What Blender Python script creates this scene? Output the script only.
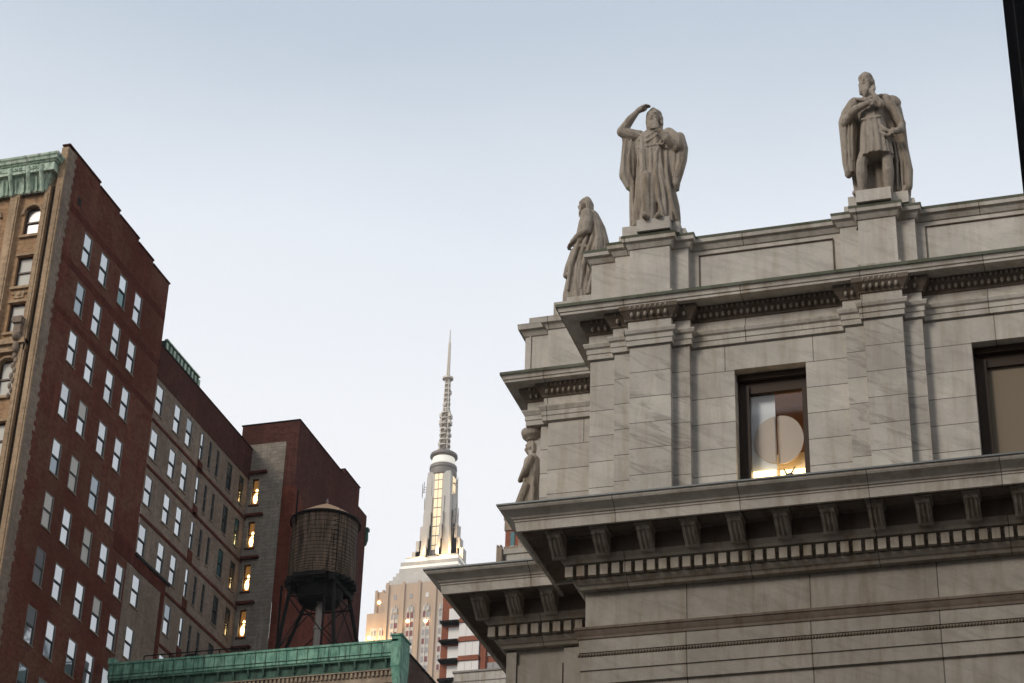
import bpy, math, random
from mathutils import Vector, Matrix
R = math.radians
random.seed(7)
scene = bpy.context.scene
for o in list(bpy.data.objects): bpy.data.objects.remove(o)
col = scene.collection

# ------------------------------------------------------------------ camera
cam_d = bpy.data.cameras.new('camera'); cam = bpy.data.objects.new('camera', cam_d); col.objects.link(cam)
scene.camera = cam
yaw, pitch, roll = R(17.4013558), R(29.84474862), R(1.94768173)
fw = Vector((-math.sin(yaw)*math.cos(pitch), math.cos(yaw)*math.cos(pitch), math.sin(pitch)))
r0 = Vector((math.cos(yaw), math.sin(yaw), 0)); u0 = r0.cross(fw)
rt = math.cos(roll)*r0 + math.sin(roll)*u0; up = -math.sin(roll)*r0 + math.cos(roll)*u0
cam.matrix_world = Matrix(((rt.x, up.x, -fw.x, 0), (rt.y, up.y, -fw.y, 0), (rt.z, up.z, -fw.z, 1.7), (0, 0, 0, 1)))
cam_d.sensor_width = 36; cam_d.lens = 36*2142.75/1024
cam_d.clip_start = .1; cam_d.clip_end = 9000
scene.render.resolution_x = 1024; scene.render.resolution_y = 683

# ------------------------------------------------------------------ sky, sun, exposure
SUN = Vector((-.50, -.72, .50)).normalized()
world = bpy.data.worlds.new('World'); scene.world = world; world.use_nodes = True
nt = world.node_tree; N = nt.nodes; Lk = nt.links; N.clear()
wo = N.new('ShaderNodeOutputWorld'); bg = N.new('ShaderNodeBackground'); bg.inputs[1].default_value = .1
sky = N.new('ShaderNodeTexSky'); sky.sky_type = 'NISHITA'; sky.sun_disc = False
sky.sun_elevation = math.asin(SUN.z); sky.sun_rotation = math.atan2(SUN.x, SUN.y)
sky.air_density = 1.2; sky.dust_density = 4
tc = N.new('ShaderNodeTexCoord'); sp = N.new('ShaderNodeSeparateXYZ'); Lk.new(tc.outputs['Generated'], sp.inputs[0])
ns = N.new('ShaderNodeTexNoise'); ns.inputs['Scale'].default_value = 2.2; ns.inputs['Detail'].default_value = 5
mp = N.new('ShaderNodeMapping'); mp.inputs['Scale'].default_value = (1, 1, 3); Lk.new(tc.outputs['Generated'], mp.inputs[0]); Lk.new(mp.outputs[0], ns.inputs[0])
ad = N.new('ShaderNodeMath'); ad.operation = 'MULTIPLY_ADD'; Lk.new(ns.outputs[0], ad.inputs[0]); ad.inputs[1].default_value = .10; Lk.new(sp.outputs[2], ad.inputs[2])
rp = N.new('ShaderNodeValToRGB'); Lk.new(ad.outputs[0], rp.inputs[0])
el = rp.color_ramp.elements
el[0].position = 0; el[0].color = (1.02, 1.0, 1.0, 1)
el[1].position = .50; el[1].color = (.97, .975, 1.0, 1)
for p, c in ((.58, (.86, .90, .96, 1)), (.68, (.56, .64, .73, 1)), (1, (.28, .34, .43, 1))):
    e = el.new(p); e.color = c
sc_ = N.new('ShaderNodeVectorMath'); sc_.operation = 'SCALE'; Lk.new(rp.outputs[0], sc_.inputs[0]); sc_.inputs['Scale'].default_value = 10
mx = N.new('ShaderNodeMix'); mx.data_type = 'RGBA'; mx.inputs[0].default_value = .88
Lk.new(sky.outputs[0], mx.inputs[6]); Lk.new(sc_.outputs[0], mx.inputs[7]); Lk.new(mx.outputs[2], bg.inputs[0]); Lk.new(bg.outputs[0], wo.inputs[0])
sd = bpy.data.lights.new('sun', 'SUN'); sd.energy = 1.5; sd.angle = R(18); sd.color = (1, .92, .82)
so = bpy.data.objects.new('sun', sd); col.objects.link(so); so.rotation_euler = SUN.to_track_quat('Z', 'Y').to_euler()
vs = scene.view_settings; vs.view_transform = 'Standard'; vs.look = 'None'; vs.exposure = .12; vs.gamma = 1; vs.use_curve_mapping = False

# ------------------------------------------------------------------ materials
def newmat(name, base, rough=.8, metal=0, spec=.3):
    m = bpy.data.materials.new(name); m.use_nodes = True
    b = m.node_tree.nodes['Principled BSDF']
    b.inputs['Base Color'].default_value = (*base, 1); b.inputs['Roughness'].default_value = rough
    b.inputs['Metallic'].default_value = metal; b.inputs['Specular IOR Level'].default_value = spec
    return m
def nd(m, t): return m.node_tree.nodes.new(t)
def lk(m, a, b): m.node_tree.links.new(a, b)
def mixc(m, fac, a, b, mode='MIX'):
    x = nd(m, 'ShaderNodeMix'); x.data_type = 'RGBA'; x.blend_type = mode
    for s, v in ((0, fac), (6, a), (7, b)):
        if isinstance(v, (int, float)): x.inputs[s].default_value = v
        elif isinstance(v, tuple): x.inputs[s].default_value = (*v, 1)
        else: lk(m, v, x.inputs[s])
    return x.outputs[2]
def mathn(m, op, a, b=0, c=None):
    x = nd(m, 'ShaderNodeMath'); x.operation = op
    for i, v in enumerate((a, b, c)):
        if v is None: continue
        if isinstance(v, (int, float)): x.inputs[i].default_value = v
        else: lk(m, v, x.inputs[i])
    return x.outputs[0]
def ramp(m, fac, p0, p1, c0=(0, 0, 0), c1=(1, 1, 1)):
    x = nd(m, 'ShaderNodeValToRGB'); lk(m, fac, x.inputs[0]); e = x.color_ramp.elements
    e[0].position = p0; e[0].color = (*c0, 1); e[1].position = p1; e[1].color = (*c1, 1); return x.outputs[0]
def noise(m, vec, scale, detail=5, rough=.6, dist=0):
    x = nd(m, 'ShaderNodeTexNoise'); lk(m, vec, x.inputs['Vector']); x.inputs['Scale'].default_value = scale
    x.inputs['Detail'].default_value = detail; x.inputs['Roughness'].default_value = rough; x.inputs['Distortion'].default_value = dist
    return x.outputs[0]
def pos(m, scale=(1, 1, 1), rot=(0, 0, 0)):
    g = nd(m, 'ShaderNodeNewGeometry'); x = nd(m, 'ShaderNodeMapping'); lk(m, g.outputs['Position'], x.inputs[0])
    x.inputs['Scale'].default_value = scale; x.inputs['Rotation'].default_value = rot; return x.outputs[0]
def uz(m, z0=0):   # (x+y, z) wall coordinate
    g = nd(m, 'ShaderNodeNewGeometry'); s = nd(m, 'ShaderNodeSeparateXYZ'); lk(m, g.outputs['Position'], s.inputs[0])
    c = nd(m, 'ShaderNodeCombineXYZ'); lk(m, mathn(m, 'ADD', s.outputs[0], s.outputs[1]), c.inputs[0])
    lk(m, mathn(m, 'SUBTRACT', s.outputs[2], z0), c.inputs[1]); return c.outputs[0]
def bump(m, h, strength, dist=.02):
    b = nd(m, 'ShaderNodeBump'); b.inputs['Strength'].default_value = strength; b.inputs['Distance'].default_value = dist
    lk(m, h, b.inputs['Height']); lk(m, b.outputs[0], m.node_tree.nodes['Principled BSDF'].inputs['Normal'])
def bsdf(m): return m.node_tree.nodes['Principled BSDF']
def bricktex(m, vec, w, h, mortar, off=.5, bias=0):
    x = nd(m, 'ShaderNodeTexBrick'); lk(m, vec, x.inputs['Vector']); x.inputs['Scale'].default_value = 1
    x.inputs['Brick Width'].default_value = w; x.inputs['Row Height'].default_value = h
    x.inputs['Mortar Size'].default_value = mortar; x.inputs['Mortar Smooth'].default_value = .2
    x.inputs['Color1'].default_value = (0, 0, 0, 1); x.inputs['Color2'].default_value = (1, 1, 1, 1); x.offset = off
    x.inputs['Mortar'].default_value = (.5, .5, .5, 1); return x

def marble(name, base, w=2.4, h=.62, z0=0, mortar=.008, dirt=.5, vein=.35, joints=True, off=.5, lintel=False):
    m = newmat(name, base, .85, 0, .12)
    d = tuple(c*.55 for c in base); l = tuple(min(1, c*1.16) for c in base); brown = (base[0]*.50, base[1]*.40, base[2]*.28)
    c = mixc(m, ramp(m, noise(m, pos(m), .9, 6), .35, .7), l, tuple(x*.86 for x in base))
    # diagonal grey veins, cut differently in every block
    rm_ = nd(m, 'ShaderNodeMapping'); rm_.inputs['Scale'].default_value = (1, 1, 5.5); base_v = pos(m, (1, 1, 1), (0, R(-28), 0))
    if joints:
        g0 = nd(m, 'ShaderNodeNewGeometry'); s0 = nd(m, 'ShaderNodeSeparateXYZ'); lk(m, g0.outputs['Position'], s0.inputs[0])
        c0 = nd(m, 'ShaderNodeCombineXYZ'); lk(m, mathn(m, 'ADD', s0.outputs[0], 80.0), c0.inputs[0]); lk(m, mathn(m, 'SUBTRACT', s0.outputs[2], z0), c0.inputs[1])
        row = mathn(m, 'FLOOR', mathn(m, 'DIVIDE', mathn(m, 'SUBTRACT', s0.outputs[2], z0), h)); colm = mathn(m, 'FLOOR', mathn(m, 'DIVIDE', mathn(m, 'ADD', s0.outputs[0], 80.0), w))
        lay = mathn(m, 'MULTIPLY', mathn(m, 'ROUND', mathn(m, 'MULTIPLY', s0.outputs[1], 5.0)), 3.7)
        sh = nd(m, 'ShaderNodeCombineXYZ'); lk(m, mathn(m, 'MULTIPLY_ADD', row, 5.3, lay), sh.inputs[0]); lk(m, mathn(m, 'MULTIPLY', colm, 7.9), sh.inputs[1]); lk(m, mathn(m, 'MULTIPLY', row, 2.1), sh.inputs[2])
        va = nd(m, 'ShaderNodeVectorMath'); va.operation = 'ADD'; lk(m, base_v, va.inputs[0]); lk(m, sh.outputs[0], va.inputs[1]); base_v = va.outputs[0]
    lk(m, base_v, rm_.inputs[0])
    v = noise(m, rm_.outputs[0], .75, 9, .66, 1.0)
    c = mixc(m, mathn(m, 'MULTIPLY', ramp(m, v, .50, .64), vein), c, d)
    big = noise(m, pos(m, (1, 1, .7)), .42, 5, .6); c = mixc(m, mathn(m, 'MULTIPLY', ramp(m, big, .45, .66), .25), c, tuple(x*.62 for x in base))
    # vertical run-off dirt
    s = noise(m, pos(m, (3.2, 3.2, .35)), 1.0, 6, .65)
    c = mixc(m, mathn(m, 'MULTIPLY', ramp(m, s, .48, .76), dirt), c, brown)
    g = noise(m, pos(m), 14, 5, .7)
    c = mixc(m, mathn(m, 'MULTIPLY', ramp(m, g, .45, .8), .22), c, d)
    hgt = g
    if joints:
        g_ = nd(m, 'ShaderNodeNewGeometry'); s_ = nd(m, 'ShaderNodeSeparateXYZ'); lk(m, g_.outputs['Position'], s_.inputs[0])
        cb = nd(m, 'ShaderNodeCombineXYZ'); lk(m, mathn(m, 'ADD', s_.outputs[0], 80.0), cb.inputs[0]); lk(m, mathn(m, 'SUBTRACT', s_.outputs[2], z0), cb.inputs[1])
        bt = bricktex(m, cb.outputs[0], w, h, mortar, off)
        if lintel:      # vertical joints only in the lintel course
            cb2 = nd(m, 'ShaderNodeCombineXYZ'); lk(m, mathn(m, 'ADD', s_.outputs[0], 7.68), cb2.inputs[0]); cb2.inputs[1].default_value = 5
            b2 = bricktex(m, cb2.outputs[0], 1.92, 60, mortar, 0)
            msk = mathn(m, 'MULTIPLY', mathn(m, 'GREATER_THAN', s_.outputs[2], 24.36), mathn(m, 'LESS_THAN', s_.outputs[2], 25.1))
            c = mixc(m, mathn(m, 'MULTIPLY', mathn(m, 'MULTIPLY', b2.outputs['Fac'], msk), .8), c, tuple(x*.22 for x in base))
        c = mixc(m, mathn(m, 'MULTIPLY', bt.outputs['Fac'], .8), c, tuple(x*.22 for x in base))
        tint = ramp(m, bt.outputs['Color'], 0, 1, (.91, .905, .90), (1.03, 1.03, 1.02))
        c = mixc(m, 1.0, c, tint, 'MULTIPLY')
        hgt = mathn(m, 'MULTIPLY_ADD', bt.outputs['Fac'], -1.2, g)
    lk(m, c, bsdf(m).inputs['Base Color']); bump(m, hgt, .35, .02); return m
ST = (.52, .485, .435)
M = {}
M['wall'] = marble('marble_wall', ST, 400, .62, 21.25-62, .011, lintel=True, off=0)
M['pil'] = marble('marble_pilaster', tuple(x*.92 for x in ST), 400, .62, 21.25-62, .010, vein=.75, off=0)
M['trim'] = marble('marble_trim', tuple(x*.95 for x in ST), 2.6, 60, -20, .012, dirt=.8, off=0)
M['parapet'] = marble('marble_parapet', ST, joints=False, dirt=.5)
M['low'] = marble('marble_lower', (.30, .275, .24), 2.55, 60, -20, .014, dirt=.65, off=0)  # lower storey darkened: soot plus street-canyon shade in the colour
M['soot_shade'] = marble('marble_soot_shade', (.15, .12, .095), joints=False, dirt=.9)  # soot tone that also carries the shade under the cornices
M['stain_shade'] = marble('marble_stain_shade', (.33, .295, .25), 2.6, 60, -20, .012, dirt=1.0, off=0)  # trim marble darkened for stains and for shade below the cornice
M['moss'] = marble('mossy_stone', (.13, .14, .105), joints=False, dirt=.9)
M['statue'] = marble('marble_statue', (.35, .305, .255), joints=False, dirt=.9, vein=.2)
_m = M['statue']; _b = bsdf(_m); _old = _b.inputs['Base Color'].links[0].from_socket
_n = noise(_m, pos(_m, (5, 5, 1.6)), 2.2, 7, .75); _c = mixc(_m, mathn(_m, 'MULTIPLY', ramp(_m, _n, .50, .64), .45), _old, (.075, .055, .04)); lk(_m, _c, _b.inputs['Base Color'])
M['lead'] = newmat('lead_flashing', (.16, .17, .17), .5, .3)

def brickmat(name, a, b, mortar=(.2, .17, .15), scale=1.0, joint=.35, blot=.6, blotc=None):
    m = newmat(name, a, .95, 0, .04)
    bt = bricktex(m, uz(m), .42*scale, .15*scale, .012*scale)
    c = mixc(m, bt.outputs['Color'], a, b)
    c = mixc(m, mathn(m, 'MULTIPLY', bt.outputs['Fac'], joint), c, mortar)
    n = noise(m, pos(m), .30, 7, .7); c = mixc(m, mathn(m, 'MULTIPLY', ramp(m, n, .46, .60), blot), c, blotc or tuple(x*.5 for x in a))
    n2 = noise(m, pos(m, (1, 1, 1.8)), 2.6, 8, .9); c = mixc(m, mathn(m, 'MULTIPLY', ramp(m, n2, .44, .60), .7), c, tuple(x*.32 for x in b))
    n3 = noise(m, pos(m, (2.5, 2.5, .2)), .8, 5, .7); c = mixc(m, mathn(m, 'MULTIPLY', ramp(m, n3, .5, .70), .45), c, tuple(x*1.35+.006 for x in b))
    n4 = noise(m, pos(m), .09, 4, .5); c = mixc(m, mathn(m, 'MULTIPLY', ramp(m, n4, .45, .62), .5), c, tuple(x*.62 for x in a))
    lk(m, c, bsdf(m).inputs['Base Color']); bump(m, bt.outputs['Fac'], -.4, .01); return m
M['brick'] = brickmat('red_brick', (.108, .029, .018), (.155, .048, .030), blotc=(.17, .10, .068), blot=.55)
M['brickred'] = brickmat('red_belt_brick', (.095, .024, .016), (.12, .034, .022), joint=.2, blot=.4)
M['brickdark'] = brickmat('maroon_brick', (.075, .027, .021), (.10, .038, .029), blotc=(.06, .03, .024))
M['brickred2'] = brickmat('painted_red_brick', (.14, .038, .024), (.165, .05, .032), joint=.15)
M['brickbuff'] = brickmat('buff_brick', (.23, .175, .135), (.28, .215, .165), blot=.4, blotc=(.15, .10, .078))
M['paint'] = brickmat('painted_tan_brick', (.25, .22, .18), (.31, .275, .23), scale=1.7, joint=.5, mortar=(.10, .08, .065), blot=.3, blotc=(.17, .13, .10))
M['brickbrown'] = brickmat('brown_brick', (.12, .08, .06), (.15, .10, .075))
M['brickorange'] = brickmat('orange_brick', (.30, .10, .06), (.34, .13, .075), blot=.3)
M['tan'] = brickmat('tan_terracotta', (.36, .22, .125), (.42, .27, .155), joint=.3, mortar=(.2, .12, .07), scale=2, blot=.4, blotc=(.28, .165, .09))
M['tanlite'] = brickmat('tan_stone', (.40, .28, .18), (.46, .33, .21), joint=.15, scale=2, blot=.4)
M['quoin'] = brickmat('grey_tan_quoins', (.26, .20, .155), (.30, .235, .18), joint=.2, scale=2, blot=.4)
M['sand'] = brickmat('sandstone', (.32, .25, .18), (.38, .30, .22), joint=.1, scale=3, blot=.4)
def copper(name, a, b):
    m = newmat(name, a, .75, 0, .3)
    n = noise(m, pos(m), 1.6, 7, .7); c = mixc(m, ramp(m, n, .42, .58), a, b)
    n2 = noise(m, pos(m, (4, 4, .6)), 1.2, 6, .7); c = mixc(m, mathn(m, 'MULTIPLY', ramp(m, n2, .47, .62), .75), c, tuple(x*.3+.01 for x in a))
    lk(m, c, bsdf(m).inputs['Base Color']); bump(m, n, .3); return m
M['copper'] = copper('verdigris_copper', (.10, .25, .18), (.20, .38, .28))
M['copperpale'] = copper('pale_verdigris_copper', (.38, .50, .39), (.55, .64, .52))
M['copperdark'] = copper('dark_verdigris_copper', (.035, .085, .06), (.06, .13, .095))
def glass(name, base, metal=.75, rough=.06):
    m = newmat(name, base, rough, metal, .8)
    n = noise(m, pos(m), .6, 3); bump(m, n, .08, .05)
    oi = nd(m, 'ShaderNodeObjectInfo'); c = mixc(m, oi.outputs['Random'], tuple(x*.72 for x in base), base); lk(m, c, bsdf(m).inputs['Base Color'])
    return m
M['glass'] = glass('window_glass_bright', (.62, .66, .69), .7)
M['blindw'] = newmat('pale_roller_blind', (.50, .48, .43), .6, 0, .6)
M['glassdim'] = glass('window_glass_dim', (.30, .36, .40), .6)
M['glassdark'] = glass('window_glass_dark', (.035, .045, .05), .2)
M['glassteal'] = glass('window_glass_teal', (.05, .15, .16), .4)
M['glassfront'] = glass('window_glass_front', (.40, .43, .46), .7)
M['frame'] = newmat('window_frame_grey', (.20, .20, .17), .6)
M['framedark'] = newmat('window_frame_dark', (.012, .014, .012), .5)
M['framebrown'] = newmat('bronze_frame', (.035, .022, .014), .45, .3)
M['black'] = newmat('black_steel', (.005, .0045, .004), .75, 0, .15)
M['darkwall'] = newmat('black_cladding', (.0015, .0015, .0018), 1, 0, 0)
M['steel'] = newmat('painted_steel', (.22, .20, .18), .6, .3)
M['palesteel'] = newmat('pale_steel', (.60, .55, .48), .6, .2)
M['white'] = newmat('white_metal', (.62, .60, .57), .5, .1)
M['roof'] = newmat('roof_felt', (.06, .06, .06), .95)
def emis(name, c, s, base=(.5, .4, .3)):
    m = newmat(name, base, .6); bsdf(m).inputs['Emission Color'].default_value = (*c, 1); bsdf(m).inputs['Emission Strength'].default_value = s; return m
M['warm'] = emis('warm_bulb', (1, .68, .28), 9)
M['warmglow'] = emis('warm_lit_interior', (1, .46, .12), .16, (.2, .1, .03))
M['strip'] = emis('lit_spire_glass', (1, .78, .46), .80)
M['whitelit'] = emis('lit_white_band', (1, .92, .76), .40, (.7, .7, .66))
M['lampstrip'] = emis('lit_lamp_strip', (1, .72, .32), 4.0)

# wood of the tank
m = newmat('weathered_cedar', (.10, .085, .07), .9)
vz = pos(m, (3.2, 3.2, .22)); n = noise(m, vz, 1.6, 8, .75); c = mixc(m, ramp(m, n, .40, .60), (.022, .014, .009), (.18, .125, .085)); 
n2 = noise(m, pos(m), 1.2, 4); c = mixc(m, mathn(m, 'MULTIPLY', ramp(m, n2, .45, .7), .6), c, (.07, .05, .035)); lk(m, c, bsdf(m).inputs['Base Color']); bump(m, n, .6, .03)
M['cedar'] = m
M['coneroof'] = newmat('tan_tank_roof', (.42, .26, .15), .8)

# limestone of the skyscraper
def cream(name, a):
    m = newmat(name, a, .8); n = noise(m, pos(m, (1, 1, .15)), .35, 5); c = mixc(m, ramp(m, n, .35, .7), tuple(x*.85 for x in a), a)
    n2 = noise(m, pos(m, (1, 1, 4)), .5, 5); c = mixc(m, mathn(m, 'MULTIPLY', ramp(m, n2, .45, .7), .2), c, tuple(x*.7 for x in a)); lk(m, c, bsdf(m).inputs['Base Color']); return m
M['cream'] = cream('cream_limestone', (.56, .43, .32))
M['creamlite'] = cream('pale_metal_cladding', (.60, .57, .52))
M['winred'] = newmat('dark_red_window', (.16, .03, .03), .4)
M['wingrey'] = newmat('grey_window', (.20, .19, .19), .25, .3)
M['asphalt'] = newmat('asphalt', (.05, .05, .05), .9)
M['concrete'] = newmat('concrete_pavement', (.3, .29, .27), .9)
m = M['asphalt']; lk(m, ramp(m, noise(m, pos(m), 6, 6), .3, .7, (.035, .035, .036), (.07, .07, .068)), bsdf(m).inputs['Base Color'])
m = M['concrete']; bt = bricktex(m, pos(m), 1.5, 1.5, .01, 0); lk(m, mixc(m, bt.outputs['Fac'], (.3, .29, .27), (.1, .1, .1)), bsdf(m).inputs['Base Color'])

# ------------------------------------------------------------------ mesh helpers
class MB:
    def __init__(s): s.v = []; s.f = []
    def quad(s, *p):
        n = len(s.v); s.v += [tuple(q) for q in p]; s.f.append(tuple(range(n, n+len(p)))); return s
    def box(s, x0, x1, y0, y1, z0, z1):
        if x0 > x1: x0, x1 = x1, x0
        if y0 > y1: y0, y1 = y1, y0
        if z0 > z1: z0, z1 = z1, z0
        n = len(s.v)
        s.v += [(x0, y0, z0), (x1, y0, z0), (x1, y1, z0), (x0, y1, z0), (x0, y0, z1), (x1, y0, z1), (x1, y1, z1), (x0, y1, z1)]
        s.f += [tuple(n+i for i in f) for f in ((0, 3, 2, 1), (4, 5, 6, 7), (0, 1, 5, 4), (1, 2, 6, 5), (2, 3, 7, 6), (3, 0, 4, 7))]
        return s
    def taperbox(s, x0, x1, y0, y1, z0, z1, ty0, ty1, tx0=None, tx1=None):   # top rectangle differs
        n = len(s.v); tx0 = x0 if tx0 is None else tx0; tx1 = x1 if tx1 is None else tx1
        s.v += [(x0, y0, z0), (x1, y0, z0), (x1, y1, z0), (x0, y1, z0), (tx0, ty0, z1), (tx1, ty0, z1), (tx1, ty1, z1), (tx0, ty1, z1)]
        s.f += [tuple(n+i for i in f) for f in ((0, 3, 2, 1), (4, 5, 6, 7), (0, 1, 5, 4), (1, 2, 6, 5), (2, 3, 7, 6), (3, 0, 4, 7))]
        return s
    def tube(s, p0, p1, r0, r1=None, n=10, caps=True):
        r1 = r0 if r1 is None else r1; a = Vector(p0); b = Vector(p1); d = (b-a).normalized()
        h = Vector((0, 0, 1)) if abs(d.z) < .9 else Vector((1, 0, 0)); u = d.cross(h).normalized(); w = d.cross(u); k = len(s.v)
        for c, r in ((a, r0), (b, r1)):
            for i in range(n):
                t = 2*math.pi*i/n; s.v.append(tuple(c+u*(r*math.cos(t))+w*(r*math.sin(t))))
        for i in range(n): j = (i+1) % n; s.f.append((k+i, k+j, k+n+j, k+n+i))
        if caps: s.f.append(tuple(k+i for i in range(n))[::-1]); s.f.append(tuple(k+n+i for i in range(n)))
        return s
    def lathe(s, cx, cy, prof, n=32, cap=True):
        k = len(s.v)
        for (r, z) in prof:
            for i in range(n): t = 2*math.pi*i/n; s.v.append((cx+r*math.cos(t), cy+r*math.sin(t), z))
        for q in range(len(prof)-1):
            for i in range(n): j = (i+1) % n; s.f.append((k+q*n+i, k+q*n+j, k+(q+1)*n+j, k+(q+1)*n+i))
        if cap: s.f.append(tuple(k+i for i in range(n))[::-1]); s.f.append(tuple(k+(len(prof)-1)*n+i for i in range(n)))
        return s
    def sphere(s, c, r, nu=12, nv=8, rot=None):
        if isinstance(r, (int, float)): r = (r, r, r)
        k = len(s.v); c = Vector(c)
        for j in range(1, nv):
            ph = math.pi*j/nv
            for i in range(nu):
                t = 2*math.pi*i/nu; p = Vector((r[0]*math.sin(ph)*math.cos(t), r[1]*math.sin(ph)*math.sin(t), r[2]*math.cos(ph)))
                if rot is not None: p = rot @ p
                s.v.append(tuple(c+p))
        for e in (r[2], -r[2]):
            p = Vector((0, 0, e)); p = rot @ p if rot is not None else p; s.v.append(tuple(c+p))
        T = k+(nv-1)*nu; Bt = T+1
        for j in range(nv-2):
            for i in range(nu): a = k+j*nu+i; b = k+j*nu+(i+1) % nu; s.f.append((a, a+nu, b+nu, b))
        for i in range(nu): s.f.append((T, k+i, k+(i+1) % nu)); s.f.append((Bt, k+(nv-2)*nu+(i+1) % nu, k+(nv-2)*nu+i))
        return s
    def limb(s, p0, p1, r0, r1, n=10):
        s.tube(p0, p1, r0, r1, n); s.sphere(p0, r0, n, 6); s.sphere(p1, r1, n, 6); return s
    def chain(s, pts, n=10):
        for a, b in zip(pts[:-1], pts[1:]): s.limb(a[:3], b[:3], a[3], b[3], n)
        return s
    def sweep(s, path, prof, cap=True):
        """path: rectilinear xy polyline, outward on its right; prof: (projection, z) list"""
        n = len(path); nr = []
        for a, b in zip(path[:-1], path[1:]):
            d = Vector((b[0]-a[0], b[1]-a[1])).normalized(); nr.append(Vector((d.y, -d.x)))
        rings = []
        for i, p in enumerate(path):
            if i == 0: o = nr[0]
            elif i == n-1: o = nr[-1]
            else:
                o = nr[i-1]+nr[i]
                if abs(nr[i-1].dot(nr[i])) > .9: o = nr[i]
            rings.append([(p[0]+o.x*q, p[1]+o.y*q, z) for q, z in prof])
        m = len(prof)
        for a, b in zip(rings[:-1], rings[1:]):
            k = len(s.v); s.v += a+b
            for j in range(m-1): s.f.append((k+j, k+m+j, k+m+j+1, k+j+1))
        if cap: s.quad(*rings[0]); s.quad(*rings[-1][::-1])
        return s
    def build(s, name, mat, parent=None, smooth=False, local=False):
        me = bpy.data.meshes.new(name); me.from_pydata(s.v, [], s.f); me.update()
        if smooth:
            for p in me.polygons: p.use_smooth = True
        o = bpy.data.objects.new(name, me); col.objects.link(o); me.materials.append(mat)
        if parent is not None:
            o.parent = parent
            if not local: o.location = -abs_loc(parent)
        return o
def abs_loc(o):
    l = Vector(o.location)
    while o.parent is not None: o = o.parent; l = l+Vector(o.location)
    return l
def thing(name, label, cat, loc, group=None):
    o = bpy.data.objects.new(name, None); col.objects.link(o); o.location = loc; o['label'] = label; o['category'] = cat
    if group: o['group'] = group
    return o
def tag(o, label, cat, group=None):
    o['label'] = label; o['category'] = cat
    if group: o['group'] = group
def struct(o): o['kind'] = 'structure'; return o
def copy_tree(o, parent, loc=None):
    c = o.copy(); col.objects.link(c); c.parent = parent
    if loc is not None: c.location = loc
    for ch in o.children: copy_tree(ch, c)
    return c
def wall_holes(mb, axis, c, u0, u1, z0, z1, holes, depth, back=True):
    """wall sheet on plane axis=c ('x': faces +x, 'y': faces -y) with reveals running inwards"""
    us = sorted({u0, u1, *[h[0] for h in holes], *[h[1] for h in holes]}); us = [u for u in us if u0 <= u <= u1]
    zs = sorted({z0, z1, *[h[2] for h in holes], *[h[3] for h in holes]}); zs = [z for z in zs if z0 <= z <= z1]
    P = (lambda u, d, z: (c-d, u, z)) if axis == 'x' else (lambda u, d, z: (u, c+d, z))
    for a, b in zip(us[:-1], us[1:]):
        for e, f in zip(zs[:-1], zs[1:]):
            cu, cz = (a+b)/2, (e+f)/2
            if any(h[0] < cu < h[1] and h[2] < cz < h[3] for h in holes): continue
            mb.quad(P(a, 0, e), P(b, 0, e), P(b, 0, f), P(a, 0, f))
    for h in holes:
        a, b, e, f = h
        mb.quad(P(a, 0, e), P(a, depth, e), P(a, depth, f), P(a, 0, f)); mb.quad(P(b, 0, e), P(b, 0, f), P(b, depth, f), P(b, depth, e))
        mb.quad(P(a, 0, f), P(a, depth, f), P(b, depth, f), P(b, 0, f)); mb.quad(P(a, 0, e), P(b, 0, e), P(b, depth, e), P(a, depth, e))
    return mb

# ------------------------------------------------------------------ ground
g = MB(); g.quad((-6000, -3000, 0), (6000, -3000, 0), (6000, 7000, 0), (-6000, 7000, 0)); struct(g.build('ground', M['asphalt']))
p = MB(); p.box(-15.5, 14, 30, 60, .004, .14); p.box(-62, -38.5, 84, 140, .004, .14); p.box(-300, -200, 680, 780, .004, .14)
p.box(-10, 14, -6, 3, .004, .14)
struct(p.build('pavement', M['concrete']))

# ------------------------------------------------------------------ COURTHOUSE
CH = thing('courthouse', 'grey marble courthouse with pilasters, deep bracketed cornice and statues on its roof', 'building', (-1, 50, 0))
XR = 9.0; YB = 58
def layers(extra=0.0):
    segs = [(-10.70, -10.10, 0), (-10.10, -9.71, .2), (-9.71, -8.80, .4), (-8.80, -8.42, .2), (-8.42, -5.02, 0), (-5.02, -4.60, .2),
            (-4.60, -3.78, .4), (-3.78, -3.39, .2), (-3.39, .05, 0), (.05, .46, .2), (.46, 1.32, .4), (1.32, 1.72, .2), (1.72, 5.1, 0),
            (5.1, 5.5, .2), (5.5, 6.4, .4), (6.4, 6.8, .2), (6.8, XR, 0)]
    return segs
def layered_path(scale=1.0):
    pts = [(-10.70, YB), (-10.70, 40)]; prev = 0
    for a, b, l in layers():
        if l != prev: pts += [(a, 40-prev*scale), (a, 40-l*scale)]; prev = l
    pts += [(XR, 40), ]
    return pts
straight = [(-10.70, YB), (-10.70, 40), (XR, 40)]
wing_c = (-12.80, 42.69)
# upper storey wall with window openings
wins = [(-7.48, -5.93), (-2.43, -.88), (2.62, 4.17)]
w = MB(); wall_holes(w, 'y', 40, -10.70, XR, 20.90, 25.60, [(a, b, 20.92, 24.37) for a, b in wins], .55)
w.quad((-10.70, YB, 20.9), (-10.70, 40, 20.9), (-10.70, 40, 25.6), (-10.70, YB, 25.6))
w.quad((XR, 40, 0), (XR, YB, 0), (XR, YB, 27.8), (XR, 40, 27.8))
w.build('upper_wall', M['wall'], CH)
# pilasters
for i, (a, b, l) in enumerate(layers()):
    if l == .4:
        la, lb = layers()[i-1][0], layers()[i+1][1]
        q = MB(); q.box(la, lb, 39.8, 40.05, 20.85, 25.58); q.box(a, b, 39.6, 39.9, 20.85, 25.58)
        q.build('pilaster', M['pil'], CH)
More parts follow.
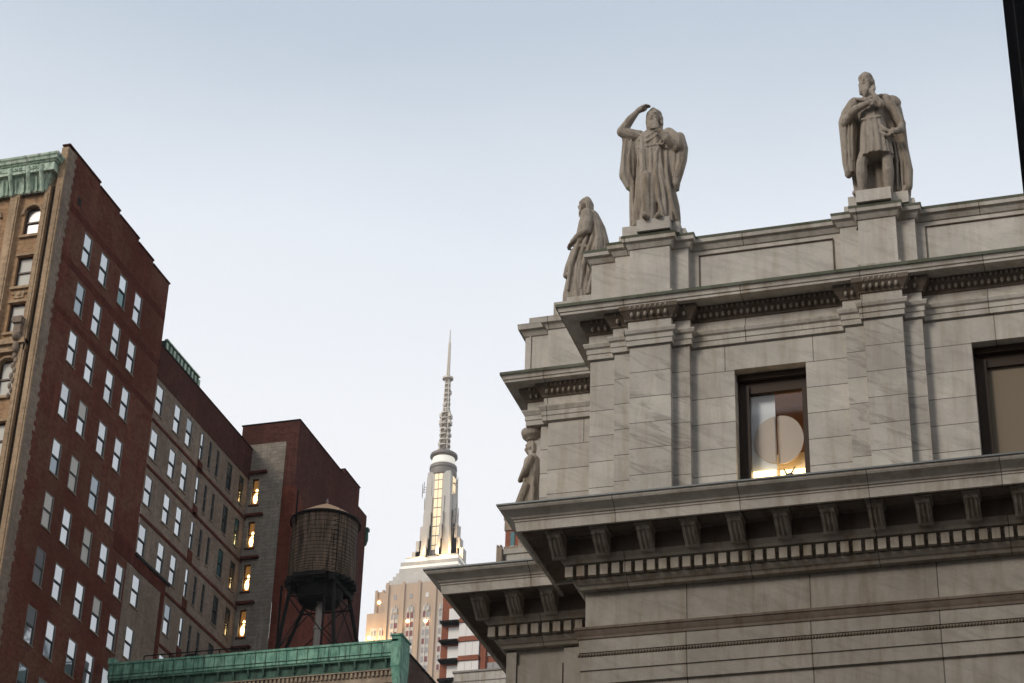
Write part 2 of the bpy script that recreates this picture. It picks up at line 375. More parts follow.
# entablature of the upper storey
q = MB(); q.sweep(layered_path(), [(0, 25.0), (.055, 25.0), (.055, 25.115), (.075, 25.13), (.075, 25.235), (.09, 25.25), (.115, 25.27), (.14, 25.34), (.14, 25.37), (.03, 25.375), (.03, 25.62)])
q.build('architrave', M['trim'], CH)
q = MB(); q.sweep(layered_path(), [(.03, 25.62), (.06, 25.62), (.07, 25.66), (.17, 25.80), (.20, 25.83), (.20, 25.935), (0, 25.935)])
q.build('ovolo_moulding', M['soot_shade'], CH)
def eggs(mb, path, p, z, pitch, r):
    for (x0, y0), (x1, y1) in zip(path[:-1], path[1:]):
        L = math.hypot(x1-x0, y1-y0)
        if L < .25 or y0 != y1: continue
        n = max(1, int(L/pitch)); 
        for i in range(n):
            t = (i+.5)/n; mb.sphere((x0+(x1-x0)*t, y0-p, z), (r*.8, r*.8, r*1.35), 8, 6)
q = MB(); eggs(q, layered_path(), .135, 25.735, .135, .05); eggs(q, layered_path(), .2, 25.88, .11, .032)
q.build('egg_and_dart', M['stain_shade'], CH, True)
q = MB(); eggs(q, layered_path(), .105, 25.30, .075, .026); q.build('bead_moulding', M['trim'], CH, True)
CORN = [(-.3, 25.935), (.56, 25.93), (.565, 25.99), (.59, 26.0), (.60, 26.05), (.63, 26.11), (.65, 26.13), (.65, 26.17), (.60, 26.185), (-.3, 26.24)]
q = MB(); q.sweep(straight, CORN[:8]); q.build('upper_cornice', M['trim'], CH)
q = MB(); q.sweep(straight, [(.652, 26.10), (.654, 26.172), (.60, 26.19), (-.3, 26.24)], cap=False); q.build('cornice_lip', M['moss'], CH)
# parapet
q = MB(); q.sweep(layered_path(), [(0, 26.2), (0, 27.6)])
q.build('parapet_wall', M['parapet'], CH)
q = MB(); q.sweep(layered_path(), [(.06, 26.19), (.06, 26.34), (0, 26.36)], cap=False); q.build('parapet_base', M['trim'], CH)
q = MB(); q.sweep(layered_path(), [(0, 27.50), (.03, 27.51), (.07, 27.58), (.09, 27.63), (.15, 27.65), (.16, 27.76), (.17, 27.80), (.10, 27.825), (-1.2, 27.84), (-1.2, 27.4), (0, 27.4)])
q.build('parapet_coping', M['trim'], CH)
q = MB(); q.sweep(layered_path(), [(.165, 27.74), (.174, 27.80), (.11, 27.83), (-.3, 27.845)], cap=False); q.build('coping_lip', M['moss'], CH)
for a, b in ((-8.22, -5.2), (-3.2, -.15), (1.9, 4.9)):   # raised frames round sunk panels
    q = MB(); t = .035
    q.box(a-.0, b+.0, 39.965, 40, 27.36, 27.38); q.box(a, b, 39.965, 40, 26.46, 26.48); q.box(a, a+.02, 39.965, 40, 26.46, 27.38); q.box(b-.02, b, 39.965, 40, 26.46, 27.38)
    q.build('panel_moulding', M['soot_shade'], CH)
for cx, sx in ((-9.12, -9.25), (-4.20, -4.15), (.89, .92)):                           # plinths under the statues
    q = MB(); q.box(cx-.38, cx+.38, 39.36, 40.1, 27.83, 28.13); q.box(sx-.62, cx-.385, 39.52, 40.3, 27.83, 28.10); q.box(cx+.385, sx+.68, 39.60, 40.4, 27.83, 28.12); q.box(sx-.74, sx+.80, 39.70, 40.6, 27.83, 27.98)
    q.build('statue_plinth', M['parapet'], CH)
q = MB(); q.box(-10.65, XR-.05, 40.3, YB, 26.9, 27.0); q.build('roof', M['roof'], CH)

# lower cornice
LOWP = [(-.3, 19.46), (.12, 19.47), (.16, 19.53), (.20, 19.55), (.25, 19.60), (.28, 19.64), (.24, 19.66), (.24, 19.93), (.40, 19.95), (.43, 20.0), (.47, 20.04), (.50, 20.10), (.50, 20.46), (.58, 20.47),
        (.60, 20.50), (1.14, 20.50), (1.14, 20.44), (1.22, 20.43), (1.25, 20.62), (1.27, 20.63), (1.27, 20.67), (1.30, 20.68), (1.32, 20.72), (1.40, 20.77), (1.50, 20.82), (1.53, 20.86), (1.54, 20.90)]
TOPP = [(1.54, 20.90), (1.57, 20.90), (1.57, 20.935), (.0, 21.0)]
def lower_cornice(path, parent):
    dz = .005 if path[0][0] < -12 else 0; PP = [(p_, z_-dz) for p_, z_ in LOWP]
    q = MB(); q.sweep(path, PP[:12], cap=False); q.build('bed_moulding', M['stain_shade'], parent)
    q = MB(); q.sweep(path, PP[11:16], cap=False); q.build('soffit', M['soot_shade'], parent)
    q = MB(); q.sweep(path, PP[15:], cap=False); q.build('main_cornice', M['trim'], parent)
    q = MB(); q.sweep(path, [(p_, z_-dz) for p_, z_ in TOPP], cap=False); q.build('lead_flashing', M['lead'], parent)
lower_cornice(straight, CH)
def dentils(y, x0, x1, parent):
    q = MB(); x = x0
    while x < x1: q.box(x, x+.165, y, y+.18, 19.67, 19.90); x += .25
    q.build('dentil_course', M['stain_shade'], parent)
dentils(39.60, -11.085, XR, CH)
def bracket(yw):
    """console bracket hanging under the corona, local x centre 0; yw = wall face the profile is measured from"""
    q = MB(); hw = .15
    side = [(1.02, 20.50), (1.02, 20.40), (.99, 20.34), (.93, 20.33), (.89, 20.27), (.80, 20.20), (.70, 20.14), (.62, 20.10), (.56, 20.03), (.50, 20.02), (.50, 20.50)]
    L = [(-hw, yw-p, z) for p, z in side]; Rr = [(hw, yw-p, z) for p, z in side]; q.quad(*L[::-1]); q.quad(*Rr)
    for i in range(len(side)-1): q.quad(L[i], Rr[i], Rr[i+1], L[i+1])
    q.box(-hw-.03, hw+.03, yw-1.07, yw-.52, 20.43, 20.495)                  # abacus
    for s in (-1, 1): q.tube((s*(hw-.05)-.04, yw-.98, 20.36), (s*(hw-.05)+.04, yw-.98, 20.36), .055, n=12)   # scroll eyes
    for x in (-.09, 0, .09): q.chain([(x, yw-.93, 20.31, .028), (x, yw-.80, 20.19, .024), (x, yw-.62, 20.08, .024)], 6)
    return q
br0 = bracket(40).build('bracket', M['stain_shade'], CH); br0.location = Vector((-8.33-.948*3, 0, 0))-abs_loc(CH)
for k in range(-2, 17):
    c = br0.copy(); col.objects.link(c); c.location = Vector((-8.33+.948*k, 0, 0))-abs_loc(CH)
# coffer panels between brackets
for k in range(-3, 16):
    q = MB(); x = -8.33+.948*(k+.5); q.box(x-.26, x+.26, 39.02, 39.38, 20.485, 20.50); q.build('soffit_panel', M['soot_shade'], CH)
# frieze and architrave of the main storey
def low_wall(path, parent, arch=True):
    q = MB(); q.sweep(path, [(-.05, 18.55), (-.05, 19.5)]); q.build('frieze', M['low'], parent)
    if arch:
        q = MB(); q.sweep(path, [(-.05, 18.66), (.10, 18.65), (.15, 18.62), (.15, 18.575), (.13, 18.56), (.10, 18.48), (.08, 18.44), (.08, 18.39)], cap=True); q.build('architrave_moulding', M['soot_shade'], parent)
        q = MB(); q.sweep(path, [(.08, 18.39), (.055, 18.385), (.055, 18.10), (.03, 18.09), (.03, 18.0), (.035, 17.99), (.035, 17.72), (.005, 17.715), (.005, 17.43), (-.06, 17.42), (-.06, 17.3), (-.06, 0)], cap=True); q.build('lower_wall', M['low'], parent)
lp = [(-10.80, YB), (-10.80, 40), (XR, 40)]
low_wall(lp, CH)
q = MB(); x = -10.85
while x < XR:
    q.sphere((x, 39.965, 18.045), (.034, .03, .04), 6, 5, Matrix.Rotation(.6, 3, 'Y')); x += .062
q.build('rope_moulding', M['soot_shade'], CH, True)

# --- set back wing on the left
wx, wy = -12.60, 42.70
q = MB(); q.quad((wx, wy, 20.9), (-10.70, wy, 20.9), (-10.70, wy, 25.6), (wx, wy, 25.6)); q.quad((wx, YB, 20.9), (wx, wy, 20.9), (wx, wy, 25.6), (wx, YB, 25.6))
q.box(wx+.22, -10.6, wy-.15, wy+.05, 20.9, 25.58); q.build('wing_wall', M['wall'], CH)
wp = [(wing_c[0]-.10, YB), (wing_c[0]-.10, wing_c[1]), (wx+.14, wing_c[1]), (wx+.14, wing_c[1]-.15), (-10.70, wing_c[1]-.15)]
wps = [(wing_c[0], YB), (wing_c[0], wing_c[1]), (-10.70, wing_c[1])]
q = MB(); q.sweep(wp, [(-.4, 25.0), (.055, 25.0), (.055, 25.115), (.075, 25.13), (.075, 25.235), (.09, 25.25), (.14, 25.34), (.14, 25.37), (.03, 25.375), (.03, 25.62)]); q.build('wing_architrave', M['trim'], CH)
q = MB(); q.sweep(wp, [(.03, 25.62), (.06, 25.62), (.07, 25.66), (.17, 25.80), (.20, 25.83), (.20, 25.935), (0, 25.935)]); q.build('wing_ovolo', M['soot_shade'], CH)
q = MB(); eggs(q, wp, .135, 25.735, .135, .05); eggs(q, wp, .2, 25.88, .11, .032); q.build('wing_egg_and_dart', M['stain_shade'], CH, True)
q = MB(); q.sweep(wps, CORN[:8]); q.build('wing_cornice', M['trim'], CH)
q = MB(); q.sweep(wps, [(.652, 26.10), (.654, 26.172), (.60, 26.19), (-.3, 26.24)], cap=False); q.build('wing_cornice_lip', M['moss'], CH)
pw = [(-13.05, YB), (-13.05, 42.72), (-12.42, 42.72), (-12.42, 42.5), (-10.70, 42.5)]
q = MB(); q.sweep(pw, [(0, 26.2), (0, 27.6)]); q.box(-12.93, -12.90, 42.69, 42.73, 26.2, 27.5); q.build('wing_parapet', M['parapet'], CH)
q = MB(); q.sweep(pw, [(0, 27.45), (.03, 27.46), (.09, 27.58), (.15, 27.60), (.16, 27.70), (.17, 27.74), (.10, 27.765), (-.9, 27.78), (-.9, 27.4), (0, 27.4)]); q.build('wing_coping', M['trim'], CH)
q = MB(); q.box(-12.98, -12.3, 42.75, 44.2, 27.77, 28.0); q.box(-12.3, -11.0, 42.5, 44.1, 27.77, 28.20); q.box(-12.0, -11.3, 42.6, 43.9, 28.20, 28.36); q.build('wing_plinth', M['trim'], CH)
wl = [(-13.24, YB), (-13.24, 42.79), (-10.72, 42.79)]
lower_cornice(wl, CH); dentils(42.39, -13.62, -10.95, CH)
for k in range(3):
    c = br0.copy(); col.objects.link(c); c.location = Vector((-13.71+.795*k, 2.79, 0))-abs_loc(CH)
q = MB(); q.sweep([(-13.28, YB), (-13.28, 42.79), (-10.86, 42.79)], [(-.05, 0), (-.05, 19.5)]); q.box(-13.1, -12.0, 42.80, 42.83, 10, 19.1)
q.box(-13.28, -13.05, 42.76, 42.9, 5, 19.40); q.box(-11.95, -11.0, 42.74, 42.9, 5, 19.40); q.build('wing_lower_wall', M['low'], CH)

# --- courthouse windows
def room_window(a, b, lit):
    fr = MB(); y = 40.36; zb, zt = 20.95, 24.3; hd = .37
    fr.box(a+.02, a+.20, y, y+.14, zb, zt); fr.box(b-.16, b-.02, y, y+.14, zb, zt); fr.box(a+.2, b-.16, y, y+.14, zt-hd, zt); fr.box(a+.2, b-.16, y, y+.14, zb, zb+.1)
    fr.box(a+.20, a+.25, y-.06, y+.1, zb, zt-.2); fr.box(a+.02, b-.02, y-.12, y+.05, zt-.08, zt+.05)
    F = fr.build('window', M['framebrown'], CH)
    return F
gm = bpy.data.materials.new('clear_window_glass'); gm.use_nodes = True; _t = gm.node_tree; _t.nodes.clear()
_o = _t.nodes.new('ShaderNodeOutputMaterial'); _m = _t.nodes.new('ShaderNodeMixShader'); _a = _t.nodes.new('ShaderNodeBsdfTransparent'); _b = _t.nodes.new('ShaderNodeBsdfGlossy'); _b.inputs['Roughness'].default_value = .03
_m.inputs[0].default_value = .04; _t.links.new(_a.outputs[0], _m.inputs[1]); _t.links.new(_b.outputs[0], _m.inputs[2]); _t.links.new(_m.outputs[0], _o.inputs[0])
for i, (a, b) in enumerate(wins):
    F = room_window(a, b, i == 0)
    if i == 0:
        q = MB(); q.box(a+.25, b-.16, 40.44, 40.45, 21.05, 23.9); q.build('pane', gm, F)
        rm = newmat('brown_room', (.20, .095, .035), .8); q = MB()
        q.quad((a-.2, 42.6, 20.9), (b+.6, 42.6, 20.9), (b+.6, 42.6, 25), (a-.2, 42.6, 25)); q.quad((a-.6, 40.55, 20.9), (a-.6, 42.6, 20.9), (a-.6, 42.6, 25), (a-.6, 40.55, 25))
        q.quad((b+.6, 40.55, 20.9), (b+.6, 40.55, 25), (b+.6, 42.6, 25), (b+.6, 42.6, 20.9)); q.quad((a-.6, 40.55, 24.7), (a-.6, 42.6, 24.7), (b+.6, 42.6, 24.7), (b+.6, 40.55, 24.7)); q.quad((a-.6, 40.55, 20.95), (b+.6, 40.55, 20.95), (b+.6, 42.6, 20.95), (a-.6, 42.6, 20.95))
        q.build('room_interior', rm, F)
        cur = newmat('pale_blind', (.72, .76, .78), .7); q = MB(); q.box(a+.2, -6.72, 40.58, 40.60, 21.0, 24.3); q.build('blind', cur, F)
        shade = newmat('beige_shade', (.42, .33, .26), .8); 
        def disc(cx, cy, cz, rx, rz, x0, x1, nm):
            q = MB(); pts = []
            for k in range(40):
                t = 2*math.pi*k/40; pts.append((min(x1, max(x0, cx+rx*math.cos(t))), cz+rz*math.sin(t)))
            f_ = [(x, cy, z) for x, z in pts]; b_ = [(x, cy+.02, z) for x, z in pts]; q.quad(*f_); q.quad(*b_[::-1])
            for k in range(40): j = (k+1) % 40; q.quad(f_[k], b_[k], b_[j], f_[j])
            return q.build(nm, newmat(nm+'_fabric', (.56, .49, .42), .8), F)
        disc(-6.69, 40.55, 22.86, .50, .56, -8, -6.735, 'round_shade'); disc(-6.62, 40.66, 22.90, .48, .58, -6.70, -5, 'round_shade')
        q = MB(); q.box(a+.26, -6.74, 40.50, 40.55, 21.6, 22.12); q.box(-6.66, b-.17, 40.60, 40.64, 21.6, 22.14); q.build('lamp_tube', M['lampstrip'], F)
        q = MB(); q.box(-6.80, b-.1, 40.80, 40.82, 21.0, 22.62); q.build('glow_panel', newmat('cream_glow_panel', (.7, .6, .45), .8), F)  # added panel that catches the lamp light to spread the glow
        for lx, e_ in ((-7.2, 8), (-6.9, 8), (-6.25, 12)):
            ld = bpy.data.lights.new('lamp_light', 'POINT'); ld.energy = e_; ld.color = (1, .62, .24); ld.shadow_soft_size = .05
            lo = bpy.data.objects.new('lamp_light', ld); col.objects.link(lo); lo.parent = F; lo.location = Vector((lx, 40.52 if lx < -6.8 else 40.70, 21.72))-abs_loc(F)
        q = MB(); q.sphere((-6.44, 40.47, 21.93), (.10, .05, .06)); q.limb((-6.5, 40.47, 21.95), (-6.56, 40.47, 22.1), .02, .012); q.limb((-6.42, 40.47, 21.95), (-6.33, 40.47, 22.12), .02, .012); q.build('fixture', M['framebrown'], F)
        ld = bpy.data.lights.new('lamp_light', 'POINT'); ld.energy = 45; ld.color = (1, .72, .42); ld.shadow_soft_size = .15
        lo = bpy.data.objects.new('lamp_light', ld); col.objects.link(lo); lo.location = Vector((-6.7, 41.2, 22.3))-abs_loc(F); lo.parent = F
    else:
        bl = newmat('tan_roller_blind', (.20, .16, .115), .9); q = MB(); q.box(a+.25, b-.16, 40.44, 40.46, 21.05, 24.08); q.build('blind', bl, F)

# ------------------------------------------------------------------ voxel figures
def finish(mb, name, mat, loc, voxel=.013, rotz=0, scale=1, parent=None, folds=None):
    me = bpy.data.meshes.new(name); me.from_pydata(mb.v, [], mb.f); me.update()
    o = bpy.data.objects.new(name, me); col.objects.link(o)
    r = o.modifiers.new('r', 'REMESH'); r.mode = 'VOXEL'; r.voxel_size = voxel
    s = o.modifiers.new('s', 'SMOOTH'); s.factor = .35; s.iterations = 1
    dg = bpy.context.evaluated_depsgraph_get(); dg.update()
    m2 = bpy.data.meshes.new_from_object(o.evaluated_get(dg)); bpy.data.objects.remove(o)
    for p in m2.polygons: p.use_smooth = True
    m2.materials.clear(); m2.materials.append(mat); m2.name = name
    o = bpy.data.objects.new(name, m2); col.objects.link(o); o.location = loc; o.rotation_euler = (0, 0, rotz); o.scale = (scale,)*3
    if parent is not None: o.parent = parent; o.location = Vector(loc)-abs_loc(parent)
    return o
def robe(q, rings, n=128, seed=0, k=(4, 7, 11)):
    """loft: rings (cx, cy, z, rx, ry, fold_amp)"""
    rs = random.Random(seed); ph = [rs.uniform(0, 6.28) for _ in k]; base = len(q.v); full = []
    for a, b in zip(rings[:-1], rings[1:]):
        st = max(2, int(abs(b[2]-a[2])/.06))
        for i in range(st): t = i/st; full.append([a[j]+(b[j]-a[j])*t for j in range(6)])
    full.append(list(rings[-1])); z0 = full[0][2]
    for (cx, cy, z, rx, ry, am) in full:
        for i in range(n):
            t = 2*math.pi*i/n; dz = z-z0
            f = 0
            for w_, kk, pp, sl in zip((.5, .35, .2), k, ph, (.35, -.5, .9)):
                s_ = math.sin(kk*t+pp+sl*dz*2+.4*math.sin(3*dz+pp)); f += w_*(2*abs(s_)**.75-1)
            m_ = 1+am*f; q.v.append((cx+rx*m_*math.cos(t), cy+ry*m_*math.sin(t), z))
    for j in range(len(full)-1):
        for i in range(n): a = base+j*n+i; b = base+j*n+(i+1) % n; q.f.append((a, b, b+n, a+n))
    q.f.append(tuple(base+i for i in range(n))[::-1]); q.f.append(tuple(base+(len(full)-1)*n+i for i in range(n)))
def hand(q, c, d, up, s=1.0, curl=.4, thumb=1):
    c = Vector(c); d = Vector(d).normalized(); up = Vector(up).normalized(); sd = d.cross(up).normalized()
    q.limb(c, c+d*.10*s, .055*s, .06*s, 8)
    for i, L in enumerate((.13, .15, .14, .11)):
        b = c+d*.11*s+sd*(-.06+.04*i)*s; m_ = b+d*L*.5*s; e = m_+(d*(1-curl)+(-up)*curl)*L*.5*s
        q.chain([(*b, .022*s), (*m_, .020*s), (*e, .015*s)], 6)
    b = c+d*.03*s+sd*(-.06*thumb)*s; m_ = b+(d*.7-sd*.7*thumb)*.06*s; q.chain([(*b, .024*s), (*m_, .022*s), (*(m_+d*.06*s), .016*s)], 6)
def head(q, c, face, s=1.0, beard=.22, hood=False, hair=True):
    """face: horizontal unit direction it looks"""
    c = Vector(c); f = Vector(face).normalized(); sd = Vector((0, 0, 1)).cross(f); up_ = Vector((0, 0, 1))
    P = lambda a, b, z: c+f*a*s+sd*b*s+up_*z*s
    q.sphere(P(0, 0, .03), (.145*s, .15*s, .18*s), 14, 10); q.sphere(P(.045, 0, -.07), (.095*s, .095*s, .12*s), 12, 8)
    q.limb(P(-.02, 0, -.12), P(-.03, 0, -.3), .085*s, .10*s)
    q.chain([(*P(.13, 0, .04), .016*s), (*P(.160, 0, -.035), .022*s)], 6)           # nose
    for b in (-1, 1):
        q.chain([(*P(.135, b*.02, .065), .018*s), (*P(.125, b*.085, .06), .018*s)], 6)   # brow
        q.sphere(P(.112, b*.05, .02), .020*s, 8, 6)                                     # eye
        q.sphere(P(.105, b*.07, -.04), .035*s, 8, 6)                                    # cheek
        q.sphere(P(0, b*.145, -.01), (.03*s, .03*s, .045*s), 8, 6)                      # ear
    q.chain([(*P(.135, -.04, -.075), .014*s), (*P(.15, 0, -.072), .016*s), (*P(.135, .04, -.075), .014*s)], 6)   # lip
    if beard:
        for b in (-.07, -.035, 0, .035, .07):
            q.chain([(*P(.10, b*1.1, -.10), .038*s), (*P(.12, b, -.10-beard*.5), .036*s), (*P(.10, b*.5, -.10-beard*(1-abs(b)*3)), .018*s)], 7)
    if hair:
        for k in range(9):
            t = math.pi*(.12+.76*k/8)+math.pi/2
            d = f*math.cos(t)+sd*math.sin(t)
            q.chain([(*(c+up_*.15*s+d*.08*s), .06*s), (*(c+d*.15*s+up_*.02*s), .05*s), (*(c+d*.16*s-up_*.15*s), .04*s)], 7)
def seg_folds(q, pts, r): q.chain([(p[0], p[1]+(.04 if p[1] < -.15 else 0), p[2], r*(1 if 0 < i < len(pts)-1 else .55)) for i, p in enumerate(pts)], 7)

def scatter_folds(q, n, x0, x1, y, z0, z1, seed, spread=1.2, r=.03):
    rs = random.Random(seed)
    for i in range(n):
        x = x0+(x1-x0)*(i+rs.uniform(.2, .8))/n; dr = rs.uniform(-.08, .08); pts = []
        for k in range(5):
            t = k/4; pts.append((x*(1+(spread-1)*t)+dr*math.sin(t*3), y-.10*t-.04*math.cos((x-(x0+x1)/2)*3)+.10*abs(x)*0, z1+(z0-z1)*t))
        q.chain([(*p, r*(.5 if k in (0, 4) else rs.uniform(.8, 1.3))) for k, p in enumerate(pts)], 6)
# hooded sage with one arm raised
q = MB()
robe(q, [(.04, .02, 0, .50, .36, .24), (.03, .02, .5, .46, .34, .26), (.02, .0, 1.1, .39, .30, .24), (.0, 0, 1.7, .34, .26, .18), (0, 0, 2.0, .36, .26, .12), (0, 0, 2.3, .42, .25, .05), (0, .02, 2.48, .40, .20, .02), (.02, .02, 2.6, .18, .14, 0)], seed=3)
robe(q, [(-.46, .08, 0, .10, .16, .2), (-.47, .08, 1.3, .10, .16, .2), (-.5, .06, 2.3, .16, .2, .1)], 48, 5, (2, 4, 5))
head(q, (.03, -.08, 2.85), (-.15, -1, 0), 1.12, .30)
q.sphere((.03, .03, 2.93), (.18, .19, .22), 14, 10)                                # hood
for s_ in (-1, 1): q.chain([(.03+s_*.145, -.06, 2.98, .045), (.03+s_*.16, -.03, 2.84, .05), (.03+s_*.15, -.02, 2.72, .05), (.03+s_*.12, .03, 2.6, .08)], 8)
for k in range(4): q.sphere((.18+.01*k, -.06, 2.86-.05*k), .05, 8, 6)
q.chain([(-.10, -.10, 3.0, .04), (.03, -.15, 3.07, .045), (.16, -.10, 3.0, .04)], 8)
q.chain([(-.34, 0, 2.46, .17), (-.52, -.06, 2.50, .16), (-.72, -.12, 2.60, .13)]); q.chain([(-.72, -.12, 2.60, .125), (-.5, -.18, 2.86, .10), (-.32, -.2, 3.04, .062)])
hand(q, (-.31, -.2, 3.05), (.8, -.1, .30), (0, -.2, 1), 1.3, .35)
q.chain([(-.66, -.05, 2.52, .09), (-.60, 0, 2.35, .14), (-.62, .02, 1.9, .16), (-.66, 0, 1.5, .155), (-.56, .0, 1.2, .11), (-.46, 0, 1.08, .06)])      # hanging sleeve
for dx in (-.07, .06): seg_folds(q, [(-.55+dx, -.12, 2.4), (-.60+dx, -.15, 1.9), (-.60+dx, -.14, 1.5), (-.50+dx, -.1, 1.2)], .035)
q.chain([(.36, 0, 2.42, .17), (.55, -.05, 2.2, .17), (.58, -.12, 1.98, .15)]); q.chain([(.56, -.14, 1.98, .12), (.38, -.30, 2.12, .10), (.26, -.36, 2.28, .06)])
hand(q, (.26, -.37, 2.28), (-.6, -.1, .5), (0, -1, .2), 1.05, .5, -1)
q.box(.02, .22, -.46, -.38, 2.34, 2.52)                                              # small book held at the chest
robe(q, [(.44, .02, .95, .14, .10, .2), (.46, .02, 1.5, .20, .14, .2), (.44, .02, 2.1, .22, .18, .1)], 48, 9, (2, 4, 5))
q.chain([(.62, .0, 2.3, .13), (.68, .0, 2.0, .14), (.66, 0, 1.7, .13), (.58, -.04, 1.35, .13), (.52, -.05, 1.05, .10), (.50, -.05, .92, .05)])
for dx in (-.06, .05): seg_folds(q, [(.58+dx, -.14, 1.95), (.58+dx, -.16, 1.6), (.54+dx, -.15, 1.2)], .03)
seg_folds(q, [(-.22, -.22, 2.38), (-.20, -.29, 1.9), (-.16, -.36, 1.2), (-.14, -.44, .6), (-.10, -.46, .28)], .085)
q.chain([(-.10, -.30, 1.2, .13), (-.10, -.34, .75, .13), (-.06, -.34, .30, .12), (-.04, -.34, .1, .10)])
seg_folds(q, [(.28, -.2, 2.3), (.12, -.3, 1.8), (.12, -.34, 1.2), (.2, -.38, .5), (.32, -.42, .04)], .05)
seg_folds(q, [(.02, -.26, 2.35), (.0, -.3, 1.8), (.02, -.36, 1.0), (.06, -.42, .1)], .04)
seg_folds(q, [(-.30, -.2, 2.44), (-.1, -.28, 2.28), (.1, -.26, 2.42)], .035); seg_folds(q, [(-.32, -.2, 2.3), (-.1, -.3, 2.14), (.16, -.28, 2.3)], .035)
seg_folds(q, [(.34, -.12, 2.0), (.34, -.24, 1.3), (.44, -.28, .6), (.58, -.25, .05)], .05)
seg_folds(q, [(-.33, -.16, 1.9), (-.34, -.24, 1.1), (-.38, -.3, .05)], .045)
q.limb((-.06, -.36, .06), (-.1, -.52, .05), .08, .06); q.limb((.18, -.36, .06), (.22, -.5, .05), .08, .06)
for i in range(7): a = -.3+.1*i; q.sphere((a*.9, -.25-.02*math.cos(a*4), 2.02), (.05, .035, .035), 7, 5)    # girdle
o = finish(q, 'statue', M['statue'], (-9.20, 39.78, 28.10)); o.scale = (1.0, 1.0, 1.055); tag(o, 'hooded bearded marble statue in a long robe shading its eyes with a raised arm', 'statue', 'marble statues on the courthouse roof')

# crowned king with cloak and tunic
q = MB()
robe(q, [(.18, .28, 0, .58, .12, .25), (.16, .28, .8, .62, .13, .25), (.1, .24, 1.6, .66, .15, .2), (.06, .12, 2.1, .60, .2, .12), (.05, .05, 2.4, .46, .22, .06), (.02, .03, 2.52, .2, .15, 0)], seed=11, k=(5, 8, 13))
robe(q, [(.12, -.02, .98, .40, .30, .14), (.10, -.02, 1.4, .35, .27, .12), (.07, -.02, 1.9, .28, .23, .07), (.04, 0, 2.3, .34, .23, .03), (.03, 0, 2.46, .30, .18, 0)], seed=12, k=(6, 9, 14))
q.chain([(-.16, -.02, 1.1, .17), (-.27, -.10, .85, .135), (-.28, -.09, .6, .15), (-.30, -.02, .12, .085)]); q.chain([(-.30, -.02, .07, .09), (-.40, -.22, .05, .085), (-.46, -.34, .03, .06)])
q.chain([(.36, .0, 1.05, .17), (.38, -.05, .82, .135), (.38, -.04, .6, .15), (.36, .05, .12, .085)]); q.chain([(.36, .03, .07, .09), (.40, -.2, .05, .085), (.42, -.30, .03, .06)])
head(q, (-.03, -.10, 2.84), (-.25, -1, 0), 1.18, .26)
q.lathe(-.03, -.07, [(.185, 2.93), (.19, 2.99), (.14, 3.02)], 20)
q.sphere((-.03, -.05, 2.96), (.175, .185, .16)); q.sphere((-.03, -.06, 3.12), .035)
q.chain([(-.36, 0, 2.36, .19), (-.56, -.04, 2.12, .17), (-.62, -.1, 1.92, .13)]); q.chain([(-.58, -.12, 1.94, .12), (-.32, -.32, 2.06, .10), (-.04, -.38, 2.12, .07)])
hand(q, (-.04, -.38, 2.12), (.8, -.1, .15), (0, -1, .2), 1.1, .4)
q.chain([(.42, 0, 2.36, .18), (.64, -.02, 2.05, .13), (.80, -.04, 1.72, .11)]); q.chain([(.80, -.04, 1.70, .105), (.78, -.16, 1.52, .09), (.66, -.24, 1.44, .065)])
hand(q, (.70, -.22, 1.46), (-.8, -.3, -.15), (0, -1, .3), 1.05, .5, -1)
q.chain([(.34, -.30, 2.12, .10), (.22, -.36, 2.28, .07), (.16, -.36, 2.40, .05)], 8)    # second hand lifted to the beard
hand(q, (.16, -.36, 2.38), (.12, .05, 1), (0, -1, 0), .9, .2)
q.chain([(-.44, .05, 2.36, .16), (-.66, .02, 2.0, .15), (-.66, .04, 1.5, .13), (-.64, .05, 1.0, .13), (-.62, .03, .72, .10)])     # cloak over the arm
for dx, l in ((-.05, .85), (.04, .8), (.12, 1.0)): seg_folds(q, [(-.56+dx, -.12, 1.9), (-.58+dx, -.10, 1.4), (-.60+dx, -.06, l)], .045)
robe(q, [(-.58, .05, .72, .14, .12, .2), (-.56, .05, 1.4, .17, .13, .2), (-.48, .05, 2.1, .2, .17, .1)], 48, 15, (2, 4, 5))
q.sphere((.52, .10, 2.34), (.30, .2, .2)); q.chain([(.70, .14, 2.2, .12), (.80, .18, 1.8, .08), (.80, .2, 1.3, .1), (.86, .18, .7, .12), (.84, .16, .3, .10), (.66, .16, .1, .08)])
for i, dx in enumerate((0, .12, .22)): seg_folds(q, [(.56+dx*.6, .1, 1.4), (.60+dx, .10, .9), (.56+dx*1.1, .12, .25)], .05)
seg_folds(q, [(.22, -.24, 1.72), (.42, -.28, 1.5), (.62, -.26, 1.42)], .05); seg_folds(q, [(.15, -.25, 1.62), (.38, -.3, 1.38), (.6, -.26, 1.34)], .045)
seg_folds(q, [(-.30, -.22, 2.42), (0, -.30, 2.30), (.36, -.2, 2.44)], .06); seg_folds(q, [(-.18, -.26, 1.86), (.07, -.28, 1.84), (.30, -.26, 1.88)], .045)
o = finish(q, 'statue', M['statue'], (-4.21, 39.78, 28.11), scale=1.0); o.scale = (.88, .95, 1.10); tag(o, 'bearded marble statue with a banded cap, short tunic and heavy cloak, rightmost on the roof', 'statue', 'marble statues on the courthouse roof')

